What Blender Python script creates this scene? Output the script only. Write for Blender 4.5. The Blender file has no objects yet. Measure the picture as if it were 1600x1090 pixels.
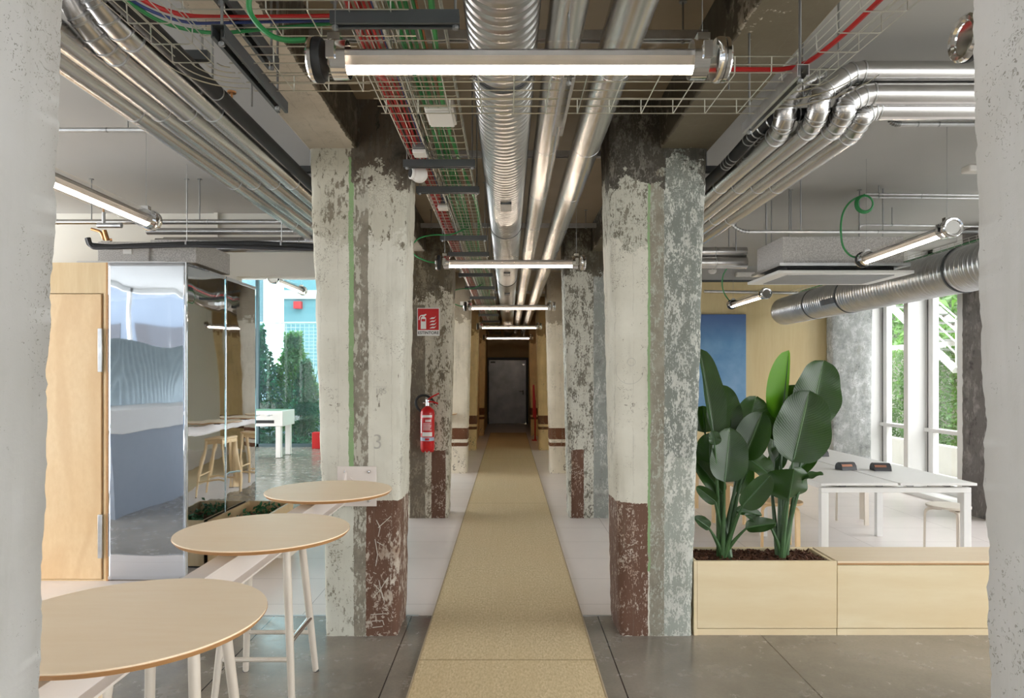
import bpy, math, random
from mathutils import Vector, Matrix

# ------------------------------------------------------------------ camera, sky, exposure
S = bpy.context.scene
COL = S.collection
CAMZ = 1.6
FPX = 1600 * 24.0 / 36.0
cam_d = bpy.data.cameras.new('camera')
cam_d.lens = 24.0
cam_d.sensor_width = 36.0
cam_d.shift_x = 5.5 / 1600
cam_d.shift_y = 42.0 / 1600
cam_d.clip_start = 0.05
cam_d.clip_end = 200
cam = bpy.data.objects.new('camera', cam_d)
cam.location = (0, 0, CAMZ)
cam.rotation_euler = (math.pi / 2, 0, 0)
COL.objects.link(cam)
S.camera = cam

W = bpy.data.worlds.new('sky')
S.world = W
W.use_nodes = True
_bg = W.node_tree.nodes['Background']
_bg.inputs[0].default_value = (0.98, 0.985, 0.99, 1)
_bg.inputs[1].default_value = 6.0

S.view_settings.view_transform = 'Standard'
S.view_settings.look = 'None'
S.view_settings.gamma = 1
S.view_settings.use_curve_mapping = False
S.view_settings.exposure = 0.56
S.cycles.use_denoising = True
S.cycles.max_bounces = 9
S.cycles.diffuse_bounces = 5
S.cycles.glossy_bounces = 4
S.cycles.transmission_bounces = 4
S.cycles.transparent_max_bounces = 12
S.cycles.sample_clamp_indirect = 6
S.cycles.caustics_reflective = False
S.cycles.caustics_refractive = False
LAMP_POWER = 28.0


def portal(loc, rot, sx, sy):
    # marks a window opening through which the sky lights the room
    l = bpy.data.lights.new('daylight_portal', 'AREA')
    l.shape = 'RECTANGLE'
    l.size = sx
    l.size_y = sy
    l.cycles.is_portal = True
    o = bpy.data.objects.new('daylight_portal', l)
    o.location = loc
    o.rotation_euler = rot
    COL.objects.link(o)


H2 = math.pi / 2
portal((5.95, 5.5, 1.7), (0, H2, 0), 3.2, 19.0)       # right window wall
portal((-7.25, 5.65, 1.7), (0, -H2, 0), 3.2, 19.4)     # left window wall
portal((-0.6, -4.05, 1.7), (H2, 0, 0), 13.0, 3.2)     # glazed wall behind the camera
portal((-4.2, 15.5, 2.35), (-H2, 0, 0), 6.0, 4.7)      # garden end


# ------------------------------------------------------------------ helpers
def lin(c):
    c = c / 255.0
    return c / 12.92 if c <= 0.04045 else ((c + 0.055) / 1.055) ** 2.4


def C(r, g, b):
    return (lin(r), lin(g), lin(b), 1)


def P(px, py, Y):
    return Vector(((px - 794.5) * Y / FPX, Y, CAMZ + (587 - py) * Y / FPX))


class MB:
    def __init__(self):
        self.v = []
        self.f = []
        self.uv = {}

    def add(self, vs, fs):
        n = len(self.v)
        self.v += [tuple(p) for p in vs]
        self.f += [tuple(i + n for i in f) for f in fs]
        return self

    def box(self, x0, x1, y0, y1, z0, z1):
        return self.add([(x0, y0, z0), (x1, y0, z0), (x1, y1, z0), (x0, y1, z0),
                         (x0, y0, z1), (x1, y0, z1), (x1, y1, z1), (x0, y1, z1)],
                        [(0, 3, 2, 1), (4, 5, 6, 7), (0, 1, 5, 4), (1, 2, 6, 5), (2, 3, 7, 6), (3, 0, 4, 7)])

    def obox(self, c, s, m=None):
        m = m or Matrix.Identity(3)
        c = Vector(c)
        n = len(self.v)
        self.box(-s[0] / 2, s[0] / 2, -s[1] / 2, s[1] / 2, -s[2] / 2, s[2] / 2)
        for i in range(n, len(self.v)):
            self.v[i] = tuple(c + m @ Vector(self.v[i]))
        return self

    def tube(self, pts, r, seg=8, caps=True):
        pts = [Vector(p) for p in pts]
        n = len(pts)
        rr = r if isinstance(r, (list, tuple)) else [r] * n
        t0 = (pts[1] - pts[0]).normalized()
        a = Vector((0, 0, 1)) if abs(t0.z) < 0.9 else Vector((1, 0, 0))
        u = t0.cross(a).normalized()
        vs, fs = [], []
        for i, p in enumerate(pts):
            if i == 0:
                t = t0
            elif i == n - 1:
                t = (pts[i] - pts[i - 1]).normalized()
            else:
                t = ((pts[i + 1] - pts[i]).normalized() + (pts[i] - pts[i - 1]).normalized())
                t = t.normalized() if t.length > 1e-6 else (pts[i + 1] - pts[i]).normalized()
            u = (u - t * u.dot(t))
            u = u.normalized() if u.length > 1e-6 else t.orthogonal().normalized()
            w = t.cross(u)
            k = 1.0
            if 0 < i < n - 1:
                c = (pts[i] - pts[i - 1]).normalized().dot(t)
                k = 1 / max(c, 0.5)
            for j in range(seg):
                an = 2 * math.pi * j / seg
                d = u * math.cos(an) + w * math.sin(an)
                vs.append(p + d * rr[i] * (1 + (k - 1) * 0.5))
        for i in range(n - 1):
            for j in range(seg):
                k = (j + 1) % seg
                fs.append((i * seg + j, i * seg + k, (i + 1) * seg + k, (i + 1) * seg + j))
        if caps:
            fs.append(tuple(range(seg))[::-1])
            fs.append(tuple((n - 1) * seg + j for j in range(seg)))
        return self.add(vs, fs)

    def lathe(self, prof, o, ax, seg=32, arc=None):
        # prof: (distance along axis, radius)
        o, ax = Vector(o), Vector(ax).normalized()
        a = Vector((0, 0, 1)) if abs(ax.z) < 0.9 else Vector((1, 0, 0))
        u = ax.cross(a).normalized()
        w = ax.cross(u)
        vs, fs = [], []
        n = len(prof)
        for t, r in prof:
            for j in range(seg):
                an = 2 * math.pi * j / seg
                vs.append(o + ax * t + (u * math.cos(an) + w * math.sin(an)) * max(r, 1e-5))
        for i in range(n - 1):
            for j in range(seg):
                k = (j + 1) % seg
                fs.append((i * seg + j, i * seg + k, (i + 1) * seg + k, (i + 1) * seg + j))
        if prof[0][1] > 1e-4:
            fs.append(tuple(range(seg))[::-1])
        if prof[-1][1] > 1e-4:
            fs.append(tuple((n - 1) * seg + j for j in range(seg)))
        return self.add(vs, fs)

    def prism(self, poly, o, u, w, d):
        # polygon (a,b) spanned by u,w from o, extruded by vector d
        o, u, w, d = Vector(o), Vector(u), Vector(w), Vector(d)
        n = len(poly)
        vs = [o + u * a + w * b for a, b in poly] + [o + u * a + w * b + d for a, b in poly]
        fs = [tuple(range(n))[::-1], tuple(range(n, 2 * n))]
        for i in range(n):
            j = (i + 1) % n
            fs.append((i, j, n + j, n + i))
        return self.add(vs, fs)

    def build(self, name, mat, parent=None, loc=None, smooth=35, bevel=0.0, label=None, cat=None, group=None, kind=None):
        me = bpy.data.meshes.new(name)
        if parent is not None:
            o0 = parent.get('_o', (0, 0, 0)) if loc is None else loc
        else:
            o0 = loc or (0, 0, 0)
        o0 = Vector(o0)
        me.from_pydata([tuple(Vector(p) - o0) for p in self.v], [], self.f)
        me.update()
        if self.uv:
            ul = me.uv_layers.new(name='UVMap')
            for l in me.loops:
                ul.data[l.index].uv = self.uv.get(l.vertex_index, (0, 0))
        if smooth:
            me.shade_smooth()
            me.set_sharp_from_angle(angle=math.radians(smooth))
        me.materials.append(mat)
        ob = bpy.data.objects.new(name, me)
        COL.objects.link(ob)
        if parent is not None:
            ob.parent = parent
            ob['_o'] = tuple(o0)
        else:
            ob.location = o0
            ob['_o'] = tuple(o0)
        if bevel:
            b = ob.modifiers.new('bevel', 'BEVEL')
            b.width = bevel
            b.segments = 2
            b.limit_method = 'ANGLE'
        tag(ob, label, cat, group, kind)
        return ob


def tag(o, label=None, cat=None, group=None, kind=None):
    if label:
        o['label'] = label
    if cat:
        o['category'] = cat
    if group:
        o['group'] = group
    if kind:
        o['kind'] = kind


def thing(name, label, cat, loc, group=None, kind=None):
    o = bpy.data.objects.new(name, None)
    o.empty_display_size = 0.1
    o.location = loc
    o['_o'] = tuple(loc)
    COL.objects.link(o)
    tag(o, label, cat, group, kind)
    return o


def dup(root, loc, label=None, rotz=0, group=None):
    r = root.copy()
    COL.objects.link(r)
    r.location = loc
    r.rotation_euler = (0, 0, rotz)
    if label:
        r['label'] = label
    if group:
        r['group'] = group
    kids = [c for c in bpy.data.objects if c.parent is root]
    for ch in kids:
        c = ch.copy()
        COL.objects.link(c)
        c.parent = r
        for g in [g for g in bpy.data.objects if g.parent is ch]:
            d = g.copy()
            COL.objects.link(d)
            d.parent = c
    return r


# ------------------------------------------------------------------ materials
class NT:
    def __init__(self, name):
        self.m = bpy.data.materials.new(name)
        self.m.use_nodes = True
        self.t = self.m.node_tree
        self.t.nodes.clear()
        self.out = self.t.nodes.new('ShaderNodeOutputMaterial')
        self._tc = None

    def _set(self, sock, v):
        if isinstance(v, bpy.types.NodeSocket):
            self.t.links.new(v, sock)
        elif v is not None:
            if sock.type == 'RGBA' and not hasattr(v, '__len__'):
                v = (v, v, v, 1)
            sock.default_value = v

    def node(self, typ, ins=None, **props):
        n = self.t.nodes.new(typ)
        for k, v in props.items():
            setattr(n, k, v)
        for k, v in (ins or {}).items():
            self._set(n.inputs[k], v)
        return n

    def obj(self):
        if self._tc is None:
            self._tc = self.node('ShaderNodeTexCoord')
        return self._tc.outputs['Object']

    def uv(self):
        if self._tc is None:
            self._tc = self.node('ShaderNodeTexCoord')
        return self._tc.outputs['UV']

    def xyz(self, vec=None):
        n = self.node('ShaderNodeSeparateXYZ', {0: vec or self.obj()})
        return n.outputs[0], n.outputs[1], n.outputs[2]

    def scale(self, sc, vec=None, loc=(0, 0, 0)):
        return self.node('ShaderNodeMapping', {'Vector': vec or self.obj(), 'Scale': sc, 'Location': loc}).outputs[0]

    def noise(self, scale, detail=4, rough=0.55, vec=None, dist=0.0):
        return self.node('ShaderNodeTexNoise', {'Vector': vec or self.obj(), 'Scale': scale, 'Detail': detail,
                                                'Roughness': rough, 'Distortion': dist}).outputs['Fac']

    def math(self, op, a, b=None, c=None, clamp=False):
        n = self.t.nodes.new('ShaderNodeMath')
        n.operation = op
        n.use_clamp = clamp
        self._set(n.inputs[0], a)
        if b is not None:
            self._set(n.inputs[1], b)
        if c is not None:
            self._set(n.inputs[2], c)
        return n.outputs[0]

    def step(self, x, a, b):
        # smooth 0..1 as x goes from a to b
        n = self.node('ShaderNodeMapRange', {'Value': x, 'From Min': a, 'From Max': b, 'To Min': 0.0, 'To Max': 1.0})
        n.clamp = True
        return n.outputs[0]

    def rng(self, x, a, b):
        return self.math('MULTIPLY', self.math('GREATER_THAN', x, a), self.math('LESS_THAN', x, b))

    def mix(self, f, a, b, mode='MIX'):
        n = self.node('ShaderNodeMix', data_type='RGBA', blend_type=mode)
        self._set(n.inputs[0], f)
        self._set(n.inputs[6], a)
        self._set(n.inputs[7], b)
        return n.outputs[2]

    def mixf(self, f, a, b):
        n = self.node('ShaderNodeMix', data_type='FLOAT')
        self._set(n.inputs[0], f)
        self._set(n.inputs[2], a)
        self._set(n.inputs[3], b)
        return n.outputs[0]

    def bump(self, h, strength=0.3, dist=0.01):
        return self.node('ShaderNodeBump', {'Height': h, 'Strength': strength, 'Distance': dist}).outputs[0]

    def finish(self, col, rough=0.5, metal=0.0, normal=None, **kw):
        ins = {'Base Color': col, 'Roughness': rough, 'Metallic': metal}
        if normal is not None:
            ins['Normal'] = normal
        ins.update(kw)
        b = self.node('ShaderNodeBsdfPrincipled', ins)
        self.t.links.new(b.outputs[0], self.out.inputs[0])
        self.m.diffuse_color = col if not isinstance(col, bpy.types.NodeSocket) else (0.6, 0.6, 0.6, 1)
        return self.m


_cache = {}


def plain(name, col, rough=0.5, metal=0.0, var=0.06, nscale=8, **kw):
    if name in _cache:
        return _cache[name]
    n = NT(name)
    f = n.noise(nscale, 4)
    c2 = tuple(max(0, x * (1 - var * 2.2)) for x in col[:3]) + (1,)
    m = n.finish(n.mix(n.step(f, 0.3, 0.7), col, c2), rough, metal, **kw)
    _cache[name] = m
    return m


def thin_glass(name, tint=(1, 1, 1, 1), refl=1.0):
    n = NT(name)
    g = n.node('ShaderNodeNewGeometry')
    dt = n.node('ShaderNodeVectorMath', {0: g.outputs['Incoming'], 1: g.outputs['Normal']}, operation='DOT_PRODUCT').outputs['Value']
    fr = n.math('ADD', n.math('MULTIPLY', n.math('POWER', n.math('SUBTRACT', 1.0, n.math('ABSOLUTE', dt)), 5.0), 0.6), 0.035)
    tr = n.node('ShaderNodeBsdfTransparent', {'Color': tint}).outputs[0]
    gl = n.node('ShaderNodeBsdfGlossy', {'Color': (1, 1, 1, 1), 'Roughness': 0.02}).outputs[0]
    mx = n.node('ShaderNodeMixShader', {0: n.math('MULTIPLY', fr, refl), 1: tr, 2: gl}).outputs[0]
    n.t.links.new(mx, n.out.inputs[0])
    return n.m


def emit(name, col, strength):
    n = NT(name)
    e = n.node('ShaderNodeEmission', {'Color': col, 'Strength': strength}).outputs[0]
    n.t.links.new(e, n.out.inputs[0])
    return n.m


def concrete_paint(name, base, bare=(C(120, 112, 98), C(78, 72, 62)), amt=0.33, zones=(), spots=True, nsc=7.0,
                   stretch=0.45, bumps=0.5, wob=0.03, stain=0.55):
    """painted concrete; zones = (x0,x1,z0,z1,paint,bareA,bareB,amount[,y0,y1])"""
    n = NT(name)
    X, Y, Z = n.xyz()
    w = n.math('MULTIPLY', n.math('SUBTRACT', n.noise(9, 5, 0.7), 0.5), wob)
    w2 = n.math('MULTIPLY', w, 2.5)
    Xw = n.math('ADD', X, w)
    Zw = n.math('ADD', Z, w2)
    Zr = n.math('ADD', Z, n.math('MULTIPLY', n.math('SUBTRACT', n.noise(4.5, 7, 0.75), 0.5), 0.9))
    col, ba, bb, am = base, bare[0], bare[1], amt
    for zz in zones:
        x0, x1, z0, z1, c, a1, a2, am2 = zz[:8]
        m = n.math('MULTIPLY', n.rng(Xw, x0, x1), n.rng(Zr if z0 >= 2.4 else Zw, z0, z1))
        if len(zz) > 8:
            m = n.math('MULTIPLY', m, n.rng(Y, zz[8], zz[9]))
        col = n.mix(m, col, c)
        ba = n.mix(m, ba, a1)
        bb = n.mix(m, bb, a2)
        am = n.mixf(m, am, am2)
    sv = n.scale((1, 1, stretch))
    n1 = n.noise(nsc, 9, 0.72, sv)
    n2 = n.noise(nsc * 6, 5, 0.65, sv)
    nn = n.math('ADD', n.math('MULTIPLY', n1, 0.6), n.math('MULTIPLY', n2, 0.4))
    am = n.math('ADD', am, n.math('MULTIPLY', n.math('SUBTRACT', n.noise(2.3, 3, 0.6), 0.5), 0.16))
    mask = n.math('MULTIPLY', n.math('SUBTRACT', am, nn), 32, clamp=True)
    if spots:
        # pits and knocks, sparse
        nv = n.node('ShaderNodeTexNoise', {'Vector': n.obj(), 'Scale': 30.0, 'Detail': 3.0}).outputs['Color']
        vv = n.node('ShaderNodeVectorMath', {0: n.scale((1, 1, 0.55)), 1: nv}, operation='MULTIPLY_ADD')
        vv.inputs[1].default_value = (1, 1, 1)
        n.t.links.new(n.node('ShaderNodeVectorMath', {0: nv, 1: (0.035, 0.035, 0.035)}, operation='MULTIPLY').outputs[0], vv.inputs[2])
        vo = n.node('ShaderNodeTexVoronoi', {'Vector': vv.outputs[0], 'Scale': 26.0, 'Randomness': 1.0})
        sel = n.step(n.noise(4.5, 4, 0.65, n.scale((1, 1, 0.6), None, (7, 3, 1))), 0.40, 0.60)
        sp = n.math('MULTIPLY', n.math('SUBTRACT', n.math('MULTIPLY', sel, 0.33), vo.outputs['Distance']), 30, clamp=True)
        mask = n.math('MAXIMUM', mask, n.math('MULTIPLY', sp, 0.85))
    dirt = n.step(n.noise(2.2, 6, 0.6), 0.3, 0.75)
    paint = n.mix(n.math('MULTIPLY', dirt, 0.5), col, n.mix(1.0, col, C(190, 186, 172), 'MULTIPLY'))
    streak = n.step(n.noise(13, 7, 0.7, n.scale((1, 1, 0.10))), 0.48, 0.72)
    smear = n.step(n.noise(3.5, 6, 0.7, n.scale((1, 1, 0.35), None, (3, 5, 2))), 0.46, 0.66)
    paint = n.mix(n.math('MULTIPLY', n.math('MULTIPLY', streak, smear), stain), paint, C(132, 128, 114))
    board = n.math('LESS_THAN', n.math('PINGPONG', n.math('ADD', Xw, 0.03), 0.055), 0.0016)
    paint = n.mix(n.math('MULTIPLY', n.math('MULTIPLY', board, n.step(n1, 0.42, 0.6)), 0.35), paint, C(120, 116, 104))
    barec = n.mix(n.step(n.noise(5, 7, 0.7), 0.35, 0.65), ba, bb)
    final = n.mix(mask, paint, barec)
    h = n.math('ADD', n.math('MULTIPLY', mask, -0.7), n.math('MULTIPLY', n.noise(40, 5, 0.6), 0.5))
    return n.finish(final, 0.78, 0.0, n.bump(h, bumps, 0.004))


def plywood(name, a=C(222, 199, 158), b=C(198, 166, 118), rot=(1, 1, 0.12), sc=5.0, rough=0.42, fig=1.0):
    n = NT(name)
    v = n.scale(rot)
    g = n.noise(sc * 9, 5, 0.6, v)
    ring = n.noise(sc * 0.35, 2, 0.5, v, 0.6)
    ringv = n.math('SINE', n.math('MULTIPLY', ring, 46))
    blot = n.step(n.noise(sc * 0.4, 5, 0.55), 0.35, 0.7)
    c = n.mix(n.math('MULTIPLY', n.step(g, 0.35, 0.75), 0.35), a, b)
    c = n.mix(n.math('MULTIPLY', n.step(ringv, -0.2, 1.0), 0.28 * fig), c, b)
    c = n.mix(n.math('MULTIPLY', blot, 0.25 * fig), c, n.mix(1.0, a, C(240, 214, 176), 'MULTIPLY'))
    return n.finish(c, rough, 0.0, n.bump(g, 0.05, 0.002))


M = {}
# --- painted/bare concrete
WHITE = C(216, 216, 208)
BARE = (C(150, 143, 130), C(100, 95, 84))
BRN = C(104, 74, 58)
M['near'] = concrete_paint('worn_white_paint', C(190, 191, 191), (C(150, 148, 140), C(110, 108, 100)), 0.37, nsc=9, stretch=0.5)
# front pair: local x runs from the pillar's centre line (left one: centre -0.905)
M['front_left'] = concrete_paint('peeling_white_pillar_paint', C(218, 217, 206), BARE, 0.405, zones=[
    (-0.4, -0.045, 0.0, 0.85, C(206, 207, 196), C(150, 146, 132), C(120, 116, 102), 0.455),
    (-0.4, 0.4, 2.45, 3.4, C(200, 198, 184), C(140, 132, 116), C(100, 94, 80), 0.47),
    (-0.045, 0.045, 0.0, 3.4, C(190, 188, 176), C(150, 144, 130), C(104, 98, 86), 0.535),
    (-0.075, -0.045, 0.9, 2.95, C(140, 172, 124), C(190, 190, 176), C(150, 146, 130), 0.40),
    (0.03, 0.4, 0.0, 0.83, BRN, C(206, 200, 188), C(150, 128, 110), 0.475),
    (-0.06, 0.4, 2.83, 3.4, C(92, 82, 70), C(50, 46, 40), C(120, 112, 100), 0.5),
])
M['front_right'] = concrete_paint('peeling_white_and_grey_pillar_paint', C(216, 214, 202), BARE, 0.395, zones=[
    (-0.4, 0.0, 2.42, 3.4, C(196, 196, 184), C(130, 126, 112), C(96, 92, 80), 0.48),
    (-0.04, 0.06, 0.0, 3.4, C(176, 178, 166), C(120, 114, 100), C(150, 146, 132), 0.55),
    (0.05, 0.5, 0.0, 3.4, C(128, 134, 128), C(206, 208, 200), C(176, 178, 172), 0.50),
    (0.05, 0.5, 0.0, 1.1, C(160, 166, 158), C(214, 216, 208), C(186, 188, 180), 0.50),
    (-0.05, -0.035, 0.4, 2.8, C(140, 172, 124), C(150, 150, 140), C(150, 146, 130), 0.40),
    (-0.5, -0.05, 0.0, 0.82, BRN, C(206, 200, 188), C(160, 130, 110), 0.465),
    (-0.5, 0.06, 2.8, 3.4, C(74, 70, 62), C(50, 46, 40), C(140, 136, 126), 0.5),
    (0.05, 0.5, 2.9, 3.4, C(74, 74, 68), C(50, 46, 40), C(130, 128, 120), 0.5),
], nsc=19)
M['second_left'] = concrete_paint('flaking_brown_and_white_pillar_paint', C(206, 200, 184), (C(134, 122, 102), C(92, 84, 70)), 0.495, zones=[
    (0.04, 0.2, 0.0, 0.76, BRN, C(198, 190, 176), C(160, 130, 110), 0.44),
    (-0.2, -0.03, 0.0, 2.4, C(118, 108, 94), C(160, 150, 130), C(94, 86, 74), 0.5),
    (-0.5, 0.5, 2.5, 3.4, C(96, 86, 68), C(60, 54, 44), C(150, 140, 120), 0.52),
], nsc=10)
M['second_right'] = concrete_paint('flaking_grey_and_white_pillar_paint', C(212, 212, 202), (C(100, 96, 86), C(130, 126, 114)), 0.495, zones=[
    (-0.2, -0.06, 0.0, 0.77, BRN, C(206, 198, 186), C(160, 130, 110), 0.46),
    (0.05, 0.4, 0.0, 3.4, C(150, 156, 152), C(206, 208, 204), C(110, 112, 106), 0.5),
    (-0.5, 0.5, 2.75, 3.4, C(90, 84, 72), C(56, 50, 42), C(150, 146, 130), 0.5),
], nsc=12)
BAND = C(112, 70, 44)
_bz = [(-1, 1, 0.56, 0.745, BAND, C(180, 160, 130), C(120, 100, 80), 0.3),
       (-1, 1, 0.445, 0.505, BAND, C(180, 160, 130), C(120, 100, 80), 0.3),
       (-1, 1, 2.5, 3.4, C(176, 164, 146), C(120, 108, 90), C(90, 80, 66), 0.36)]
M['cream'] = concrete_paint('cream_pillar_paint', C(236, 228, 212), BARE, 0.31, zones=_bz, wob=0.004)
M['cream_far'] = concrete_paint('warm_lit_cream_pillar_paint', C(240, 214, 166), BARE, 0.32, zones=[  # cream paint with the warm lamp light put into its colour
    (-1, 1, 0.56, 0.745, BAND, C(180, 160, 130), C(120, 100, 80), 0.3),
    (-1, 1, 0.445, 0.505, BAND, C(180, 160, 130), C(120, 100, 80), 0.3),
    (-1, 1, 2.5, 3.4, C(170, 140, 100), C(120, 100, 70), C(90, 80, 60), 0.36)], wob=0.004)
M['grey_conc'] = concrete_paint('bare_grey_concrete', C(168, 172, 170), (C(212, 214, 214), C(120, 124, 122)), 0.53, nsc=14)
M['dark_conc'] = concrete_paint('dark_weathered_concrete', C(112, 108, 106), (C(150, 146, 142), C(70, 66, 64)), 0.50, nsc=9, stretch=0.3)
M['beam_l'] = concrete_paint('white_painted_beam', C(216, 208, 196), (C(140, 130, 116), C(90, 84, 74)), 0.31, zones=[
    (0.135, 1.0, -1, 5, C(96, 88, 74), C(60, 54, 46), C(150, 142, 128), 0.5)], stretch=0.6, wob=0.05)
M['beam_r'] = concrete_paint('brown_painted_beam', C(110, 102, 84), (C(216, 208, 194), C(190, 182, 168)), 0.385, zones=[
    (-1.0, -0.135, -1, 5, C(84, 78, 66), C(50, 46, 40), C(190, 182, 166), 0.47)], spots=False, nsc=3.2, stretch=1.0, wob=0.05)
n = NT('brown_painted_slab')
c = n.mix(n.step(n.noise(1.2, 6, 0.6), 0.3, 0.7), C(176, 160, 138), C(158, 144, 122))
M['slab'] = n.finish(c, 0.8)
M['ceil'] = plain('light_grey_ceiling_paint', C(176, 175, 172), 0.85, var=0.02, nscale=1.2)
M['wall'] = plain('white_wall_paint', C(224, 222, 214), 0.85, var=0.02, nscale=1.5)
M['wall_cream'] = plain('cream_wall_paint', C(238, 212, 166), 0.8, var=0.03, nscale=1.5)

# --- floors
n = NT('polished_concrete_floor')
X, Y, Z = n.xyz()
a = n.noise(0.9, 8, 0.62, None, 0.6)
b = n.noise(5, 8, 0.7)
c = n.mix(n.step(a, 0.35, 0.68), C(148, 141, 130), C(112, 107, 98))
c = n.mix(n.math('MULTIPLY', n.step(b, 0.45, 0.95), 0.4), c, C(168, 162, 152))
c = n.mix(n.math('MULTIPLY', n.step(n.noise(60, 3, 0.6), 0.4, 0.8), 0.2), c, C(70, 68, 64))
jx = n.math('MINIMUM', n.math('ABSOLUTE', n.math('SUBTRACT', X, -0.645)), n.math('ABSOLUTE', n.math('SUBTRACT', X, 0.595)))
jx = n.math('MINIMUM', jx, n.math('ABSOLUTE', n.math('SUBTRACT', n.math('ABSOLUTE', X), 1.56)))
j = n.math('LESS_THAN', jx, 0.0035)
c = n.mix(j, c, C(40, 38, 36))
M['conc_floor'] = n.finish(c, n.mixf(n.step(b, 0.4, 0.7), 0.16, 0.34), 0.0, n.bump(b, 0.03, 0.003))

n = NT('pale_floor_tiles')
X, Y, Z = n.xyz()


def joint(nt, ax, off, per, w):
    return nt.math('LESS_THAN', nt.math('PINGPONG', nt.math('ADD', ax, off), per / 2), w)


c = n.mix(n.step(n.noise(1.1, 5, 0.6), 0.3, 0.7), C(236, 228, 224), C(226, 219, 215))
jj = n.math('MAXIMUM', joint(n, X, 0.0 + 0.18, 1.2, 0.0022), joint(n, Y, 0.01, 0.6, 0.0022))
c = n.mix(n.math('MULTIPLY', jj, 0.8), c, C(150, 140, 134))
M['tile'] = n.finish(c, 0.34, 0.0, n.bump(n.noise(70, 3), 0.03, 0.002))

n = NT('woven_sisal_carpet')
X, Y, Z = n.xyz()
f1 = n.noise(90, 3, 0.7, n.scale((1, 0.35, 1)))
f2 = n.noise(26, 3, 0.6, n.scale((1, 0.03, 1)))
f3 = n.noise(1.4, 4, 0.6)
c = n.mix(n.step(f1, 0.32, 0.68), C(226, 208, 172), C(184, 164, 124))
c = n.mix(n.math('MULTIPLY', n.step(f2, 0.4, 0.7), 0.45), c, C(200, 180, 140))
c = n.mix(n.math('MULTIPLY', n.step(f3, 0.4, 0.7), 0.25), c, C(212, 188, 144))
seam = n.math('LESS_THAN', n.math('PINGPONG', n.math('ADD', Y, 0.18), 2.35), 0.008)
c = n.mix(n.math('MULTIPLY', seam, 0.5), c, C(130, 108, 70))
M['carpet'] = n.finish(c, 0.95, 0.0, n.bump(f1, 0.5, 0.004))

# --- woods
M['ply'] = plywood('birch_plywood')
M['ply_door'] = plywood('figured_birch_veneer', C(228, 202, 162), C(204, 168, 124), rot=(1, 1, 0.5), sc=3.2, fig=1.4)
M['ply_top'] = plywood('birch_table_veneer', C(254, 236, 208), C(244, 220, 184), rot=(0.12, 1, 1), sc=5, rough=0.45, fig=0.4)
M['ply_bench'] = plywood('pale_pine_plywood', C(232, 218, 184), C(216, 194, 150), rot=(0.16, 1, 1.0), sc=3.0, fig=1.1)
M['ply_edge'] = plywood('plywood_edge', C(196, 150, 100), C(140, 96, 60), rot=(0.05, 0.05, 30), sc=6)
M['plywall'] = plywood('plywood_wall_panel', C(224, 206, 160), C(206, 182, 130), rot=(1, 1, 0.1), sc=3, fig=0.6)
M['wood_leg'] = plywood('whitewashed_ash', C(214, 206, 194), C(196, 186, 172), sc=6, rough=0.4, fig=0.3)
M['wood_nat'] = plywood('natural_birch', C(226, 196, 150), C(206, 170, 120), sc=6, rough=0.4, fig=0.4)
# --- metals
M['alu'] = plain('aluminium_pipe_jacket', (0.62, 0.61, 0.60, 1), 0.27, 1.0, var=0.04, nscale=3)
M['galv'] = plain('galvanised_steel', (0.62, 0.63, 0.64, 1), 0.36, 1.0, var=0.1, nscale=14)
M['chrome'] = plain('polished_steel', (0.80, 0.80, 0.80, 1), 0.10, 1.0, var=0.02)
M['rod'] = plain('threaded_rod_steel', (0.35, 0.36, 0.36, 1), 0.4, 1.0)
M['strut'] = plain('grey_steel_rail', C(86, 90, 92), 0.45, 0.4)
M['wire'] = plain('zinc_wire', (0.62, 0.62, 0.55, 1), 0.35, 0.9)
M['brass'] = plain('copper_and_brass', (0.55, 0.28, 0.12, 1), 0.35, 1.0)
M['white_metal'] = plain('white_powder_coat', C(226, 226, 224), 0.4, var=0.01)
M['beam_white'] = plain('pale_painted_steel', C(222, 214, 208), 0.36, var=0.01)
M['black'] = plain('black_rubber_insulation', C(26, 27, 28), 0.6)
M['dark'] = plain('dark_plastic', C(46, 46, 50), 0.45)
M['white_plastic'] = plain('white_plastic', C(228, 226, 222), 0.4, var=0.01)
M['grey_plastic'] = plain('grey_plastic', C(120, 122, 124), 0.5)
M['red'] = plain('red_enamel', C(196, 22, 26), 0.3, var=0.02)
M['red_cable'] = plain('red_cable_sheath', C(178, 24, 22), 0.45, var=0.03)
M['green_cable'] = plain('green_cable_sheath', C(34, 128, 66), 0.45, var=0.05)
M['green_light'] = plain('bright_green_cable_sheath', C(60, 160, 84), 0.45, var=0.05)
M['blue_cable'] = plain('blue_cable_sheath', C(40, 60, 120), 0.45, var=0.05)
M['brown_cable'] = plain('orange_brown_cable_sheath', C(150, 90, 60), 0.45, var=0.05)
M['white_paint'] = plain('white_print', C(236, 236, 234), 0.5, var=0.0)
M['label_blue'] = plain('blue_and_white_label', C(170, 190, 210), 0.5, var=0.05)
M['black_print'] = plain('black_print', C(30, 30, 34), 0.5, var=0.0)
M['pencil'] = plain('pencil_line', C(176, 174, 166), 0.8, var=0.0)
M['chalk'] = plain('scratched_white_line', C(196, 190, 178), 0.8, var=0.1, nscale=40)
M['glass'] = thin_glass('clear_glass')
M['tube_glass'] = thin_glass('clear_polycarbonate_tube', (0.985, 0.98, 0.975, 1), 0.35)
M['teal_glass'] = thin_glass('teal_tinted_glass', (0.66, 0.82, 0.84, 1), 1.0)
M['lamp'] = emit('lit_tube', (1.0, 0.83, 0.66, 1), LAMP_POWER)
n = NT('speckled_insulation_board')
c = n.mix(n.step(n.noise(120, 3, 0.7), 0.4, 0.6), C(206, 203, 200), C(166, 163, 160))
M['speckle'] = n.finish(c, 0.6)
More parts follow.
